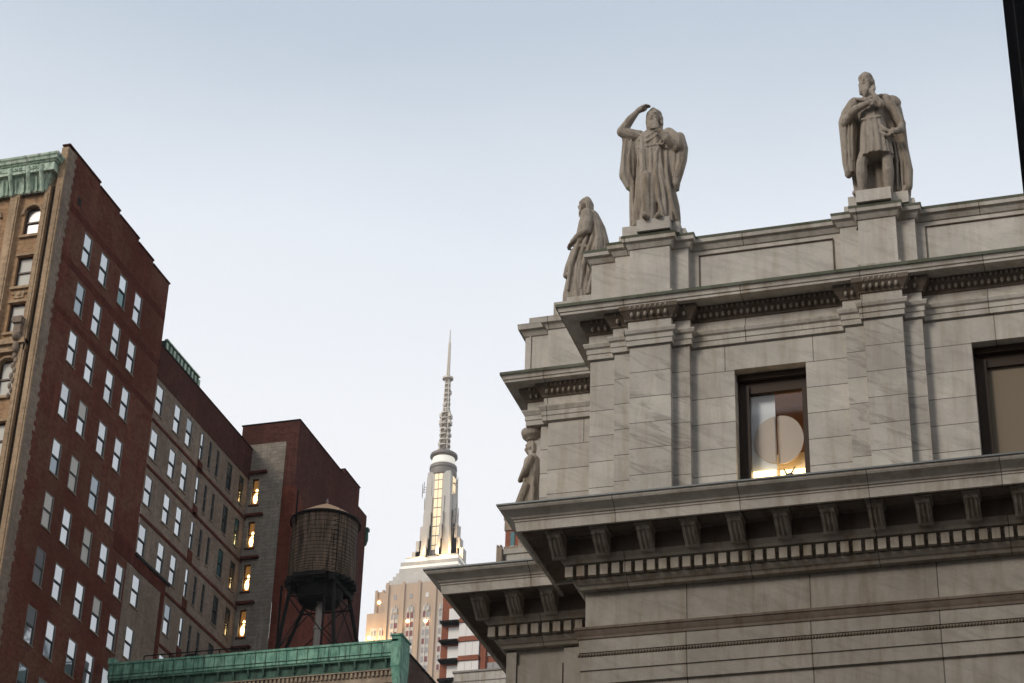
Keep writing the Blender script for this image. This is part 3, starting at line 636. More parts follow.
# figure in profile on the wing
q = MB()
robe(q, [(-.14, 0, 0, .42, .34, .14), (-.16, 0, .5, .40, .34, .15), (-.10, 0, 1.1, .34, .32, .14), (-.02, 0, 1.7, .32, .30, .12), (.04, 0, 2.1, .32, .30, .08), (.05, 0, 2.45, .27, .33, .05), (.03, 0, 2.68, .2, .28, .02), (.0, 0, 2.8, .13, .15, 0)], seed=21)
robe(q, [(.16, .02, .2, .24, .36, .2), (.26, .02, 1.0, .22, .36, .2), (.30, .02, 1.8, .22, .34, .16), (.22, .02, 2.3, .2, .33, .1), (.10, .02, 2.72, .15, .25, .04)], seed=22)
head(q, (-.08, 0, 3.0), (-1, -.25, 0), 1.08, .24)
q.chain([(.03, -.28, 2.58, .15), (.08, -.36, 2.25, .13), (.06, -.38, 2.02, .115)]); q.chain([(.06, -.38, 2.02, .11), (-.18, -.32, 1.90, .09), (-.36, -.18, 1.86, .06)])
q.chain([(.0, .28, 2.58, .15), (-.02, .34, 2.2, .13), (-.06, .34, 2.02, .11)]); q.chain([(-.06, .34, 2.02, .11), (-.34, .1, 1.86, .07)])
hand(q, (-.34, -.18, 1.86), (-.6, .3, -.6), (-1, 0, .4), 1.05, .5); hand(q, (-.36, .08, 1.82), (-.3, -.4, -.8), (-1, 0, 0), 1.0, .5, -1)
for a, r_ in ((-.24, .06), (-.08, .05), (.08, .06), (.22, .05)):
    seg_folds(q, [(.22+a*.3, -.26+a*.1, 2.5), (.10+a, -.36, 1.75), (-.10+a, -.36, 1.1), (-.16+a, -.38, .4)], r_)
seg_folds(q, [(.2, -.25, 2.65), (.36, -.2, 2.2), (.42, -.2, 1.8), (.2, -.32, 1.55), (-.1, -.34, 1.62), (-.3, -.2, 1.75)], .07)
seg_folds(q, [(.1, -.3, 2.6), (.24, -.32, 2.1), (.2, -.34, 1.75)], .05)
q.chain([(-.3, -.1, 1.6, .12), (-.42, -.12, 1.15, .13), (-.50, -.12, .95, .09)])
seg_folds(q, [(-.4, -.2, 1.3), (-.5, -.2, 1.0), (-.30, -.3, .8), (-.2, -.34, .5)], .05)
q.limb((-.4, -.12, .08), (-.58, -.14, .06), .09, .06)
o = finish(q, 'statue', M['statue'], (-11.66, 43.2, 28.34)); tag(o, 'cloaked bearded marble statue seen in profile with clasped hands, leftmost on the roof', 'statue', 'marble statues on the courthouse roof')

# caryatid carrying the wing entablature
q = MB()
robe(q, [(-.02, 0, 0, .24, .24, .15), (-.02, 0, 1.0, .22, .22, .14), (.0, 0, 1.6, .19, .2, .08), (-.02, 0, 2.0, .24, .24, .06), (0, 0, 2.35, .2, .24, .03), (0, 0, 2.5, .1, .12, 0)], seed=31)
head(q, (-.05, 0, 2.68), (-1, -.2, 0), .95, 0); q.lathe(0, 0, [(.16, 2.85), (.2, 2.9), (.27, 2.96), (.30, 3.05), (.30, 3.12)], 20)
q.chain([(0, -.22, 2.3, .10), (-.12, -.28, 1.95, .08), (-.26, -.14, 1.8, .06)]); q.chain([(-.1, -.2, 1.6, .1), (-.24, -.15, 1.2, .12), (-.26, -.12, .9, .07)])
q.chain([(-.2, .05, 2.05, .10), (-.16, -.05, 1.9, .09)]); seg_folds(q, [(-.1, -.22, 2.2), (-.16, -.24, 1.5), (-.2, -.24, .2)], .05); seg_folds(q, [(.08, -.22, 2.2), (.08, -.24, 1.5), (.06, -.26, .1)], .05)
finish(q, 'caryatid', M['statue'], (-12.86, 43.0, 21.9), parent=CH)
q = MB(); q.box(-12.95, -12.58, 42.9, 43.5, 21.9, 25.0); q.build('caryatid_pier', M['trim'], CH)
q = MB(); q.box(-13.35, -12.65, 42.75, 43.4, 20.95, 21.9); q.box(-13.42, -12.6, 42.72, 43.5, 21.8, 21.92); q.build('caryatid_pedestal', M['trim'], CH)

# ------------------------------------------------------------------ sash windows of the side walls (plane x, facing +x)
def sash_proto(parent, wdt, hgt, gl, frame=M['frame'], sillm=None, lower=None):
    """local: u along +y from 0..wdt, z 0..hgt, outer face x = -.12"""
    q = MB(); t = .05; x0, x1 = -.09, -.01
    q.box(x0, x1, 0, t, 0, hgt); q.box(x0, x1, wdt-t, wdt, 0, hgt); q.box(x0, x1, t, wdt-t, hgt-t, hgt); q.box(x0, x1, t, wdt-t, 0, t*.8)
    W = q.build('window', frame, parent, local=True)
    q = MB(); q.box(x0, x1+.01, t, wdt-t, hgt*.5-.05, hgt*.5+.04); q.box(x0, x1-.005, t, t+.035, t, hgt-t); q.box(x0, x1-.005, wdt-t-.10, wdt-t, t*.8, hgt-t); q.build('sash', M['framedark'], W, local=True)
    q = MB(); q.box(-.050, -.040, t, wdt-t, hgt*.5, hgt-t); 
    q.build('pane', gl, W, local=True)
    q = MB(); q.box(-.075, -.065, t, wdt-t, t*.8, hgt*.5); q.build('pane', lower or gl, W, local=True)
    q = MB(); q.box(-.10, .05, -.05, wdt+.05, -.09, -.003); q.build('sill', sillm or M['quoin'], W, local=True)
    return W
def place_windows(parent, xp, lst, proto_fn):
    protos = {}; base = abs_loc(parent)
    for (y, z, key) in lst:
        loc = Vector((xp, y, z))-base
        if key not in protos: protos[key] = proto_fn(parent, key); protos[key].location = loc
        else: copy_tree(protos[key], parent, loc)

# --- tall brick building
XA = -56.25; YF = 91.6
BB = thing('brick_building', 'tall dark red brick building with tan ornamented front and green cornice, far left', 'building', (-60, 98, 0))
rows = [69.6, 66.2, 62.95, 59.5, 55.95, 52.65, 49.3, 45.9, 42.6, 39.3, 36]
lst = []; holes = []
for ri, zt in enumerate(rows):
    for ci, y in enumerate((94.5, 96.72, 99.3, 101.45)):
        r_ = random.random(); key = 'b' if r_ < .52 else ('d' if r_ < .58 else ('m' if r_ < .68 else ('s' if r_ < .85 else 'u')))
        if ri == 0 and ci == 2: key = 't'
        lst.append((y, zt-2.05, key)); holes.append((y, y+1.05, zt-2.05, zt))
for zt in (52.3, 49.05, 45.8, 42.5): lst.append((103.6, zt-2.05, 'b')); holes.append((103.6, 104.65, zt-2.05, zt))
lst2 = []
q = MB(); wall_holes(q, 'x', XA, YF+.02, 105.65, 0, 72.55, holes, .2)
for a, b, z in ((YF+.35, 95.4, 73.6), (95.4, 98.2, 73.35), (98.2, 101.0, 73.08), (101.0, 103.2, 72.8)): q.box(XA-.4, XA, a, b, 72.55, z)
q.quad((XA, 105.65, 0), (-75, 105.65, 0), (-75, 105.65, 72.5), (XA, 105.65, 72.5)); q.quad((XA-.4, YF, 72.5), (XA-.4, 105.65, 72.5), (-75, 105.65, 72.5), (-75, YF, 72.5))
q.build('brick_wall', M['brick'], BB)
def bproto(parent, key):
    return sash_proto(parent, 1.05, 2.05, {'b': M['glass'], 'd': M['glassdim'], 'm': M['glass'], 't': M['glass'], 's': M['blindw'], 'u': M['blindw']}[key], lower={'m': M['glassdim'], 't': M['glassteal'], 's': M['glass']}.get(key))
place_windows(BB, XA, lst, bproto)
for zt, h_ in zip(rows[:3], (.5, .5, .4)):     # reddish belt courses
    q = MB(); q.box(XA-.05, XA+.01, YF+.85, 105.64, zt+.22, zt+.22+h_); q.build('belt_course', M['brickred'], BB)
q = MB(); q.box(XA-.05, XA+.02, 102.9, 105.64, 52.9, 54.0)
q.build('belt_course', M['brickred'], BB)
q = MB(); q.box(XA-.02, XA+.012, 104.85, 105.64, 0, 52.85); q.build('render_panel', M['brickbuff'], BB)
q = MB(); z = 0; k = 0
while z < 73.2: d = random.uniform(.50, .62) if k % 2 else random.uniform(.60, .78); q.box(XA-.2, XA+.012, YF-.3, YF-.0+d, z, min(z+.30, 73.5)); z += .30; k += 1
q.build('quoins', M['quoin'], BB)
q = MB()
for a, b, z in ((YF-.35, 95.4, 73.62), (95.4, 98.2, 73.36), (98.2, 101.0, 73.09), (101.0, 103.2, 72.81), (103.2, 105.7, 72.56)): q.box(XA-.45, XA+.07, a, b, z, z+.09)
q.build('coping', M['brickdark'], BB)
q = MB(); q.box(XA-.1, XA+.03, 93.15, 93.5, 70.7, 71.15); q.build('vent', M['black'], BB)
# tan front (faces -y)
fw_holes = []; fwin = []
for x0 in (-58.62, -61.3, -64.0):
    for (zb, zt, arch) in ((67.8, 69.75, 1), (64.3, 66.4, 0), (61.3, 63.25, 0), (57.2, 59.55, 1), (53.4, 55.6, 0), (49.9, 52.1, 0)):
        fw_holes.append((x0, x0+.98, zb, zt)); fwin.append((x0, zb, zt, arch))
q = MB(); wall_holes(q, 'y', YF, -75, XA, 0, 73.0, fw_holes, .35); q.build('front_wall', M['tan'], BB)
q = MB()
for a, b, p_ in ((-56.66, -56.24, .40), (-57.42, -57.05, .30), (-59.62, -59.0, .30), (-62.3, -61.7, .3), (-65, -64.4, .3)):
    q.box(a, b, YF-p_, YF+.02, 0, 73.45 if a > -56.7 else 70.9); q.box(a+.10, b-.10, YF-p_-.05, YF-p_, 0, 70.4)
q.build('pier', M['tanlite'], BB)
q = MB(); q.box(-57.04, -56.67, YF-.03, YF+.01, 0, 71); q.build('recess_shade_strip', M['framebrown'], BB)  # dark strip set on the wall as the shade between the piers
for (x0, zb, zt, arch) in fwin:
    q = MB(); q.box(x0, x0+.10, YF+.18, YF+.3, zb, zt); q.box(x0+.88, x0+.98, YF+.18, YF+.3, zb, zt); q.box(x0+.1, x0+.88, YF+.18, YF+.3, zt-.1, zt); q.box(x0+.1, x0+.88, YF+.16, YF+.3, (zb+zt)/2-.05, (zb+zt)/2+.05)
    W = q.build('window', M['framebrown'], BB)
    q = MB(); q.box(x0+.1, x0+.88, YF+.25, YF+.27, zb, zt-.1); q.build('pane', M['wingrey'] if zb > 67 else M['blindw'], W)
    q = MB(); q.box(x0-.12, x0+1.1, YF-.16, YF+.1, zb-.16, zb-.003); q.build('sill', M['tanlite'], W)
    q = MB()
    if arch:
        for k in range(9):
            t = math.pi*k/8; t2 = math.pi*min(8, k+1)/8; cx, cz, rr = x0+.49, zt-.45, .62
            q.limb((cx-rr*math.cos(t), YF-.06, cz+rr*.95*math.sin(t)), (cx-rr*math.cos(t2), YF-.06, cz+rr*.95*math.sin(t2)), .09, .09, 8)
        for s_ in (-1, 1): q.quad((x0+.49+s_*.49, YF+.12, zt), (x0+.49+s_*.49, YF+.12, zt-.42), (x0+.49+s_*.40, YF+.12, zt-.18), (x0+.49+s_*.2, YF+.12, zt-.04), (x0+.49, YF+.12, zt))
    else:
        q.box(x0-.1, x0+1.08, YF-.10, YF, zt+.003, zt+.16); q.box(x0+.2, x0+.8, YF-.06, YF, zb-.75, zb-.3); q.sphere((x0+.49, YF-.06, zb-.5), (.16, .08, .16)); q.sphere((x0+.12, YF-.04, zb-.45), (.1, .06, .07)); q.sphere((x0+.86, YF-.04, zb-.45), (.1, .06, .07))
    q.build('surround', M['tanlite'], W)
q = MB(); q.box(-75, -57.05, YF-.5, YF, 60.3, 60.62); q.box(-75, -57.0, YF-.3, YF, 59.9, 60.3); q.build('balcony_band', M['tanlite'], BB)
for x in (-57.55, -60.2, -62.9):
    q = MB(); q.box(x-.28, x+.28, YF-.75, YF, 61.5, 61.9); q.box(x-.22, x+.22, YF-.62, YF, 60.9, 61.5); q.sphere((x, YF-.5, 60.7), (.26, .3, .3)); q.sphere((x, YF-.4, 60.1), (.2, .22, .36))
    for k in range(9): q.sphere((x+(.07 if k % 2 else -.07), YF-.28, 59.6-.32*k), (.15-.008*k, .12, .2), 8, 6)
    q.build('carved_console', M['quoin'], BB)
# green front cornice
q = MB(); gp = [(-75, YF-.25), (-57.35, YF-.25), (-57.35, YF+.35)]
q.sweep(gp, [(0, 70.55), (.08, 70.6), (.12, 70.85), (.22, 71.25), (.38, 71.52), (.40, 71.58), (.66, 71.60), (.68, 71.74), (.64, 71.76), (.64, 72.16), (.72, 72.18), (.76, 72.24), (.85, 72.28), (.9, 72.42), (.98, 72.5), (1.0, 72.62), (.2, 72.72)])
q.build('green_cornice', M['copperpale'], BB)
q = MB(); x = -57.42
k = 0
while x > -66:
    q.taperbox(x-.045, x+.045, YF-.42, YF-.2, 70.6, 71.5, YF-.66, YF-.4); x -= .28 if k % 4 else .5; k += 1
for x in (-57.5, -58.35, -59.5, -60.9, -62.2): q.chain([(x, YF-.95, 71.95, .14), (x, YF-.9, 71.6, .13), (x, YF-.72, 71.2, .12), (x, YF-.5, 70.8, .13), (x, YF-.42, 70.5, .09)], 8)
for x in (-58.0, -58.9, -59.2, -60.2, -60.6, -61.6): q.sphere((x, YF-.92, 71.95), (.16, .08, .16), 10, 8); q.sphere((x, YF-.98, 71.95), .07, 8, 6); 
q.build('cornice_ornament', M['copperpale'], BB)
q = MB()
for a, b in ((-57.8, -57.4), (-59.15+.35, -58.15), (-60.1, -59.45), (-61.5, -60.75)): q.box(a, b, YF-.93, YF-.88, 71.82, 72.1)
q.build('cornice_panel', M['copperpale'], BB)

# --- rear block, buff with maroon parapet
RB = thing('rear_brick_block', 'buff brick block with maroon top band and red string courses behind the tall brick building', 'building', (-60, 113, 0))
rows2 = [65.45, 62.3, 59.15, 55.85, 52.55, 49.25, 46.0, 42.8]
cols2 = [(105.78, 1.1, 'w'), (108.5, 1.0, 'w'), (110.35, .95, 'w'), (112.6, .55, 'n'), (113.95, .42, 'k'), (115.2, .42, 'k'), (117.0, .8, 'e'), (119.0, .75, 'e')]
holes = []; lst = []; redp = []
for ri, zt in enumerate(rows2):
    for (y, wd, key) in cols2:
        if zt < 53 and 106 < y < 110: continue
        kk = key; r_ = random.random()
        if key == 'w' and r_ < .15: kk = 'v'
        if key == 'e': kk = 'e' if r_ < .7 else 'f'
        if ri == 0 and key == 'k': kk = 'k'
        h_ = 1.95
        holes.append((y, y+wd, zt-h_, zt)); lst.append((y, zt-h_, (kk, wd)))
        if key == 'n': redp.append((y, zt-h_))
q = MB(); wall_holes(q, 'x', XA, 105.66, 120.6, 0, 65.75, holes, .22)
q.quad((XA-.4, 105.8, 67), (XA-.4, 120.6, 67), (-75, 120.6, 67), (-75, 106.3, 67)); q.build('buff_wall', M['brickbuff'], RB)
q = MB(); q.box(XA-.4, XA+.03, 105.67, 120.58, 65.75, 68.05); q.build('parapet', M['brickdark'], RB)
q = MB(); q.box(XA-.5, XA+.08, 105.8, 120.6, 68.05, 68.13); q.build('coping', M['black'], RB)
def rproto(parent, key):
    kk, wd = key; g_ = {'w': M['glass'], 'v': M['glassdim'], 'n': M['glass'], 'k': M['glassdark'], 'e': M['glassdark'], 'f': M['glassteal']}[kk]
    return sash_proto(parent, wd, 1.95, g_, M['framedark'] if kk in 'kef' else M['frame'], lower=M['glass'] if kk == 'v' else None)
place_windows(RB, XA, lst, rproto)
for z in (62.72, 59.55, 56.2, 52.95, 49.6, 46.4, 43.1):
    q = MB(); q.box(XA-.05, XA+.05, (105.7 if z > 55 else 110.2), 120.55, z, z+.2); q.build('string_course', M['brickred'], RB)
for (y, z) in redp:
    q = MB(); q.box(XA-.03, XA+.05, y-.02, y+.62, z-.85, z-.12); q.build('red_panel', M['brickred'], RB)
q = MB()
q.box(XA-.03, XA+.10, 105.69, 110.5, 53.62, 53.8); q.build('ledge', M['black'], RB)
q = MB(); q.box(XA-.03, XA+.03, 105.67, 110.1, 52.85, 53.62); q.build('belt_course', M['brickred'], RB)
q = MB(); q.box(XA-.03, XA+.03, 109.6, 110.1, 0, 52.85); q.build('brick_strip', M['brickred'], RB)
q = MB(); q.box(XA-2.2, XA-.1, 106.4, 111.5, 68.1, 68.85); q.build('roof_bulkhead', M['copperdark'], RB)
q = MB(); y = 106.5
while y < 111.5: q.box(XA-.1, XA-.05, y, y+.25, 68.3, 68.75); y += .55
q.box(XA-.2, XA+.0, 106.4, 111.55, 68.86, 68.95); q.build('bulkhead_slats', M['copperpale'], RB)

# --- brick tower at the end with the lit stair windows
TW = thing('brick_stair_tower', 'maroon brick tower with a painted tan front and a column of lit stair windows', 'building', (-56, 127, 0))
YT = 120.6; XT = -52.87
hl = [(-55.98, -55.50, z0, z0+1.95) for z0 in (63.85, 60.65, 57.5, 54.25, 51.1)]
q = MB(); q.quad((-57.13, YT, 68.0), (XT, YT, 68.0), (XT, YT, 70), (-57.13, YT, 70)); q.quad((-53.74, YT, 0), (XT, YT, 0), (XT, YT, 68), (-53.74, YT, 68))
q.quad((XT, YT, 0), (XT, 134.3, 0), (XT, 134.3, 69.0), (XT, YT, 69.0)); q.box(XT-.5, XT, YT+.001, 129.3, 69.0, 69.98); q.box(XT-.5, XT, 129.3, 132.5, 69.0, 70.45)
q.quad((-57.13, YT, 70), (XT-.02, YT, 70), (XT-.02, 129, 70), (-57.13, 129, 70)); q.quad((-57.13, YT, 60), (-57.13, YT, 70), (-57.13, 134, 70), (-57.13, 134, 60)); q.quad((-57.13, 134.3, 0), (XT, 134.3, 0), (XT, 134.3, 69), (-57.13, 134.3, 69))
q.build('tower_wall', M['brickdark'], TW)
q = MB(); wall_holes(q, 'y', YT-.02, -57.13, -53.74, 0, 68.45, hl, .35); q.build('painted_wall', M['paint'], TW)
q = MB(); q.quad((XT+.012, YT+.9, 30), (XT+.012, 128.5, 30), (XT+.012, 128.5, 58), (XT+.012, YT+3.2, 62.5), (XT+.012, YT+.9, 65)); q.box(-53.72, XT+.012, YT-.015, YT+.9, 20, 65); q.build('red_painted_patch', M['brickred2'], TW)
q = MB(); q.box(XT-.5, XT+.05, YT-.05, 129.3, 69.98, 70.06); q.box(-57.2, XT, YT-.06, YT+.2, 70.0, 70.07); q.box(XT-.5, XT+.05, 129.3, 132.55, 70.45, 70.53); q.build('coping', M['black'], TW)
q = MB(); q.chain([(XT+.02, 134.35, 67.7, .16), (XT+.06, 134.35, 67.1, .15), (XT, 134.35, 66.7, .1)]); q.box(XT-.3, XT+.2, 134.2, 134.6, 67.8, 68.05); q.build('copper_bracket', M['copperdark'], TW)
for (x0, x1, z0, z1) in hl:
    q = MB(); y = YT+.1; q.box(x0, x0+.05, y, y+.1, z0, z1); q.box(x1-.05, x1, y, y+.1, z0, z1); q.box(x0+.05, x1-.05, y, y+.1, z1-.06, z1); q.box(x0+.05, x1-.05, y, y+.1, (z0+z1)/2, (z0+z1)/2+.07)
    W = q.build('stair_window', M['framebrown'], TW)
    q = MB(); q.box(x0-.3, x1+.3, YT+.32, YT+.34, z0-.2, z1+.2); q.build('lit_interior', M['warmglow'], W)
    q = MB(); q.sphere(((x0+x1)/2-.02, YT+.22, z0+.55), (.14, .08, .34)); q.sphere(((x0+x1)/2+.03, YT+.26, z0+1.1), (.09, .05, .2)); q.build('bulb', M['warm'], W, True)
    q = MB(); q.box(x0-.25, x1+.55, YT-.30, YT+.02, z1+.35, z1+.50); q.build('hood', M['brickred'], W)
    q = MB(); q.box(x0-.12, x1+.12, YT-.10, YT+.05, z0-.12, z0-.003); q.build('sill', M['brickdark'], W)

# ------------------------------------------------------------------ LOW BUILDING with green cresting
GB = thing('low_building', 'lower stone building with bright green copper cresting along its roof edge', 'building', (-47, 108, 0))
GX0, GX1, GY = -55.55, -38.12, 103.35
q = MB(); q.quad((GX0, GY, 0), (GX1, GY, 0), (GX1, GY, 44.6), (GX0, GY, 44.6)); q.build('front_wall', M['sand'], GB)
q = MB(); q.box(GX1-.35, GX1+.02, GY+.02, 126, 0, 45.35); q.build('side_wall', M['brickbrown'], GB)
q = MB(); q.box(GX1-.4, GX1+.09, GY+1.2, 126, 45.35, 45.45); q.build('side_coping', M['black'], GB)
q = MB(); q.quad((GX0, GY, 44.2), (GX1, GY, 44.2), (GX1, 126, 44.2), (GX0, 126, 44.2)); q.build('roof', M['roof'], GB)
gpp = [(GX0, GY+.4), (GX0, GY), (GX1-.05, GY)]
q = MB(); q.sweep([(GX0, GY), (GX1-.05, GY)], [(0, 44.62), (.30, 44.64), (.34, 44.72), (.40, 44.74), (.40, 45.52), (.46, 45.54), (.46, 45.66), (.36, 45.70), (0, 45.70)]); q.build('copper_cresting', M['copper'], GB)
q = MB(); x = GX0+.3
while x < GX1-.6: q.box(x, x+.035, GY-.425, GY-.39, 44.76, 45.52); x += .62
q.box(GX0, GX1-.3, GY-.44, GY-.39, 44.90, 44.93); q.build('cresting_seams', M['copperdark'], GB)
q = MB(); q.sweep([(GX0, GY), (GX1-.05, GY)], [(0, 44.05), (.06, 44.06), (.08, 44.60), (0, 44.62)]); x = GX0+.4
while x < GX1-.5: q.taperbox(x, x+.10, GY-.18, GY-.05, 44.25, 44.62, GY-.30, GY-.05); x += .9
q.build('copper_frieze', M['copperdark'], GB)  # darker copper puts the shade under the cresting into the colour
q = MB(); x = GX0+.1
while x < GX1-.3: q.box(x, x+.13, GY-.16, GY-.05, 43.72, 44.0); x += .25
q.box(GX0, GX1-.2, GY-.20, GY, 44.0, 44.06); q.box(GX0, GX1-.2, GY-.05, GY, 43.4, 44.0); q.box(GX0, GX1-.1, GY-.12, GY, 43.3, 43.4); q.box(GX0, GX1-.1, GY-.07, GY, 42.2, 42.3)
q.build('dentil_course', M['sand'], GB)
q = MB(); q.box(GX1-.42, GX1+.12, GY-.46, GY+1.0, 44.1, 45.85); q.taperbox(GX1-.30, GX1+.10, GY-.25, GY+.9, 43.0, 44.1, GY-.44, GY+.95, GX1-.40, GX1+.11); q.box(GX1-.48, GX1+.18, GY-.52, GY+1.1, 45.85, 45.95)
q.build('end_bracket', M['copper'], GB)
q = MB(); q.box(GX0-.02, GX0+.35, GY-.52, GY-.0, 45.6, 45.95); q.build('end_block', M['copper'], GB)
q = MB(); 
for x in (-54.2, -52.6, -51.0, -49.5, -47.9): q.tube((x, 104.5, 44.2), (x, 104.5, 46.6), .035)
q.tube((-54.2, 104.5, 46.6), (-47.9, 104.5, 46.6), .035); q.tube((-54.2, 104.5, 46.1), (-47.9, 104.5, 46.1), .025); q.build('roof_railing', M['black'], GB)
q = MB(); q.lathe(-52.3, 107, [(.9, 44.2), (.9, 46.6), (.82, 47.0), (.6, 47.3), (.3, 47.45), (.02, 47.5)], 24); o = q.build('roof_ventilator', M['black'], None, True); tag(o, 'black domed ventilator on the low roof behind the green cresting', 'ventilator')

RL = MB()
for y in (107, 109.5, 112, 114.5, 117): RL.tube((XA-1.2, y, 67), (XA-1.2, y, 68.75), .03, n=6)
RL.tube((XA-1.2, 107, 68.72), (XA-1.2, 117, 68.72), .025, n=6)
RL.build('roof_railing', M['black'], RB)
# ------------------------------------------------------------------ WATER TANK
TX, TY = -45.95, 110.0
WT = thing('water_tank', 'round weathered wooden water tank on a black steel stand above the green cresting', 'water tank', (TX, TY, 44.2))
ZB, ZT = 52.65, 56.6
q = MB(); n = 64; pr = []
for i in range(n):
    t0 = 2*math.pi*i/n; t1 = 2*math.pi*(i+.93)/n
    for (ta, tb, rr) in ((t0, t1, 1.98), (t1, 2*math.pi*(i+1)/n, 1.93)):
        rb = rr+.07
        q.quad((TX+rb*math.cos(ta), TY+rb*math.sin(ta), ZB), (TX+rb*math.cos(tb), TY+rb*math.sin(tb), ZB), (TX+rr*math.cos(tb), TY+rr*math.sin(tb), ZT), (TX+rr*math.cos(ta), TY+rr*math.sin(ta), ZT))
q.lathe(TX, TY, [(.01, ZB+.1), (2.02, ZB+.1)], 48, False); q.lathe(TX, TY, [(1.99, ZT-.1), (.02, ZT-.1)], 48, False); q.build('tank_body', M['cedar'], WT)
q = MB(); z = ZB+.12; k = 0
while z < ZT-.08:
    rr = 2.055-.07*(z-ZB)/(ZT-ZB); q.lathe(TX, TY, [(rr-.02, z-.012), (rr+.012, z-.010), (rr+.012, z+.010), (rr-.02, z+.012)], 48, False); z += .155+.011*k; k += 1
q.build('hoops', M['black'], WT)
q = MB(); q.lathe(TX, TY, [(2.12, ZT-.02), (2.14, ZT+.05), (2.0, ZT+.14), (1.0, ZT+.80), (.12, ZT+1.30), (.02, ZT+1.36)], 40); q.build('conical_roof', M['coneroof'], WT)
q = MB(); q.lathe(TX, TY, [(2.11, ZT-.10), (2.17, ZT-.08), (2.17, ZT+.03), (2.11, ZT+.05)], 40, False); q.build('roof_rim', M['black'], WT)
q = MB(); q.tube((TX, TY, ZT+1.3), (TX, TY, ZT+1.65), .05); q.sphere((TX, TY, ZT+1.45), .09); q.build('finial', M['steel'], WT)
q = MB(); q.tube((TX-1.25, TY-1.7, ZT-.6), (TX-1.25, TY-1.7, ZT+1.6), .055); q.build('vent_pipe', M['black'], WT)
q = MB()
for k in range(9): y = TY-1.9+.475*k; hw = math.sqrt(max(.3, 2.15**2-(y-TY)**2)); q.box(TX-hw, TX+hw, y-.07, y+.07, ZB-.28, ZB-.003)
for x in (-1.35, 0, 1.35): q.box(TX+x-.12, TX+x+.12, TY-1.75, TY+1.75, ZB-.56, ZB-.28)
q.lathe(TX, TY, [(1.2, ZB-1.3), (1.35, ZB-.9), (1.4, ZB-.6)], 24); q.build('platform', M['black'], WT)
tops = [(-1.35, -1.3), (1.35, -1.3), (1.35, 1.3), (-1.35, 1.3)]; feet = [(-2.7, -2.7), (2.7, -2.7), (2.7, 2.7), (-2.9, 2.9)]
feet = [(-1.9, -2.4), (2.3, -2.3), (3.0, 2.4), (-4.7, 1.9)]
for (a, b), (c, d) in zip(tops, feet):
    q = MB(); q.tube((TX+a, TY+b, ZB-.5), (TX+c, TY+d, 44.2), .12, n=8); q.build('leg', M['black'], WT)
def lp_(i, t): return (TX+tops[i][0]+(feet[i][0]-tops[i][0])*t, TY+tops[i][1]+(feet[i][1]-tops[i][1])*t, ZB-.5+(44.2-ZB+.5)*t)
for i in range(4):
    j = (i+1) % 4; q = MB(); q.tube(lp_(i, .05), lp_(j, .55), .035, n=6); q.tube(lp_(j, .05), lp_(i, .55), .035, n=6); q.tube(lp_(i, .56), lp_(j, .56), .05, n=6); q.tube(lp_(i, .1), lp_(j, .1), .05, n=6); q.build('brace', M['black'], WT)
q = MB(); q.tube((TX+.1, TY-.2, ZB-.4), (TX+.05, TY-.2, 44.2), .19, n=16); q.tube((TX+.08, TY-.2, 49.6), (TX+.08, TY-.2, 49.75), .25, n=16); q.tube((TX+.08, TY-.2, 47.2), (TX+.08, TY-.2, 47.35), .25, n=16); q.build('riser_pipe', M['steel'], WT)
q = MB(); q.tube((TX-1.95, TY-1.3, ZB-.5), (TX-1.9, TY-1.3, 44.2), .07); q.tube((TX+.9, TY-1.4, ZB-.6), (TX+.9, TY-1.4, 44.2), .06); q.build('side_pipe', M['black'], WT)

q = MB()
for s_ in (-.2, .2): q.tube((TX+1.35+s_, TY-1.62, ZB-.6), (TX+1.32+s_, TY-1.56, ZT+.1), .025, n=6)
z = ZB-.5
while z < ZT: q.tube((TX+1.15, TY-1.60, z), (TX+1.55, TY-1.60, z), .018, n=6); z += .32
q.build('ladder', M['black'], WT)
# ------------------------------------------------------------------ SKYSCRAPER far behind
ES = thing('skyscraper', 'far cream art deco skyscraper with stepped crown, warmly lit mast and tall antenna', 'skyscraper', (-252, 725, 0))
CX, CY = -252.0, 719.0
q = MB(); q.box(CX-12.6, CX+12.6, 699, 740, 0, 322.2); q.box(CX-18.6, CX-12.6, 703, 738, 0, 321.5); q.box(CX+12.6, CX+18.6, 703, 738, 0, 321.5); q.box(CX-20.2, CX-18.6, 706, 736, 0, 313.5)
q.box(CX-15.4, CX-12.6, 701.2, 703, 0, 320.3)
for k in range(5): x = CX-12.6+6.3*k; q.box(x-.55, x+.55, 698.3, 699, 0, 322.9)
for x in (-18.4, -15.6, -13): q.box(CX+x-.5, CX+x+.5, 702.3, 703, 0, 322)
q.build('shaft', M['cream'], ES)
q = MB(); q.box(CX-20.6, CX-12, 699.5, 703, 280, 311.5); q.build('lower_setback', M['cream'], ES)
def bay(xc, zt, y, w=1.05, gap=.28, n=9, cap=True):
    q = MB(); q.box(xc-w-gap-.25, xc+w+gap+.25, y-.12, y, zt-n*3.55, zt)
    if cap: q.chain([(xc-.75, y-.1, zt-.5, .7), (xc-.75, y-.1, zt+1.0, .45)], 8); q.chain([(xc+.75, y-.1, zt-.5, .7), (xc+.75, y-.1, zt+1.0, .45)], 8); q.box(xc-.2, xc+.2, y-.5, y, zt-1, zt+2.2)
    q.box(xc-.16, xc+.16, y-.35, y-.12, zt-n*3.55, zt); q.build('window_bay', M['creamlite'], ES)
    for k in range(n):
        for s_ in (-1, 1):
            q = MB(); c_ = xc+s_*(w/2+.22); z = zt-3.55*k-1.2; q.box(c_-w/2, c_+w/2, y-.2, y-.12, z-2.1, z); q.build('window', M['winred'] if random.random() < .42 else M['wingrey'], ES)
for xc in (CX-9.45, CX-3.15, CX+3.15, CX+9.45): bay(xc, 311.3, 699, n=7)
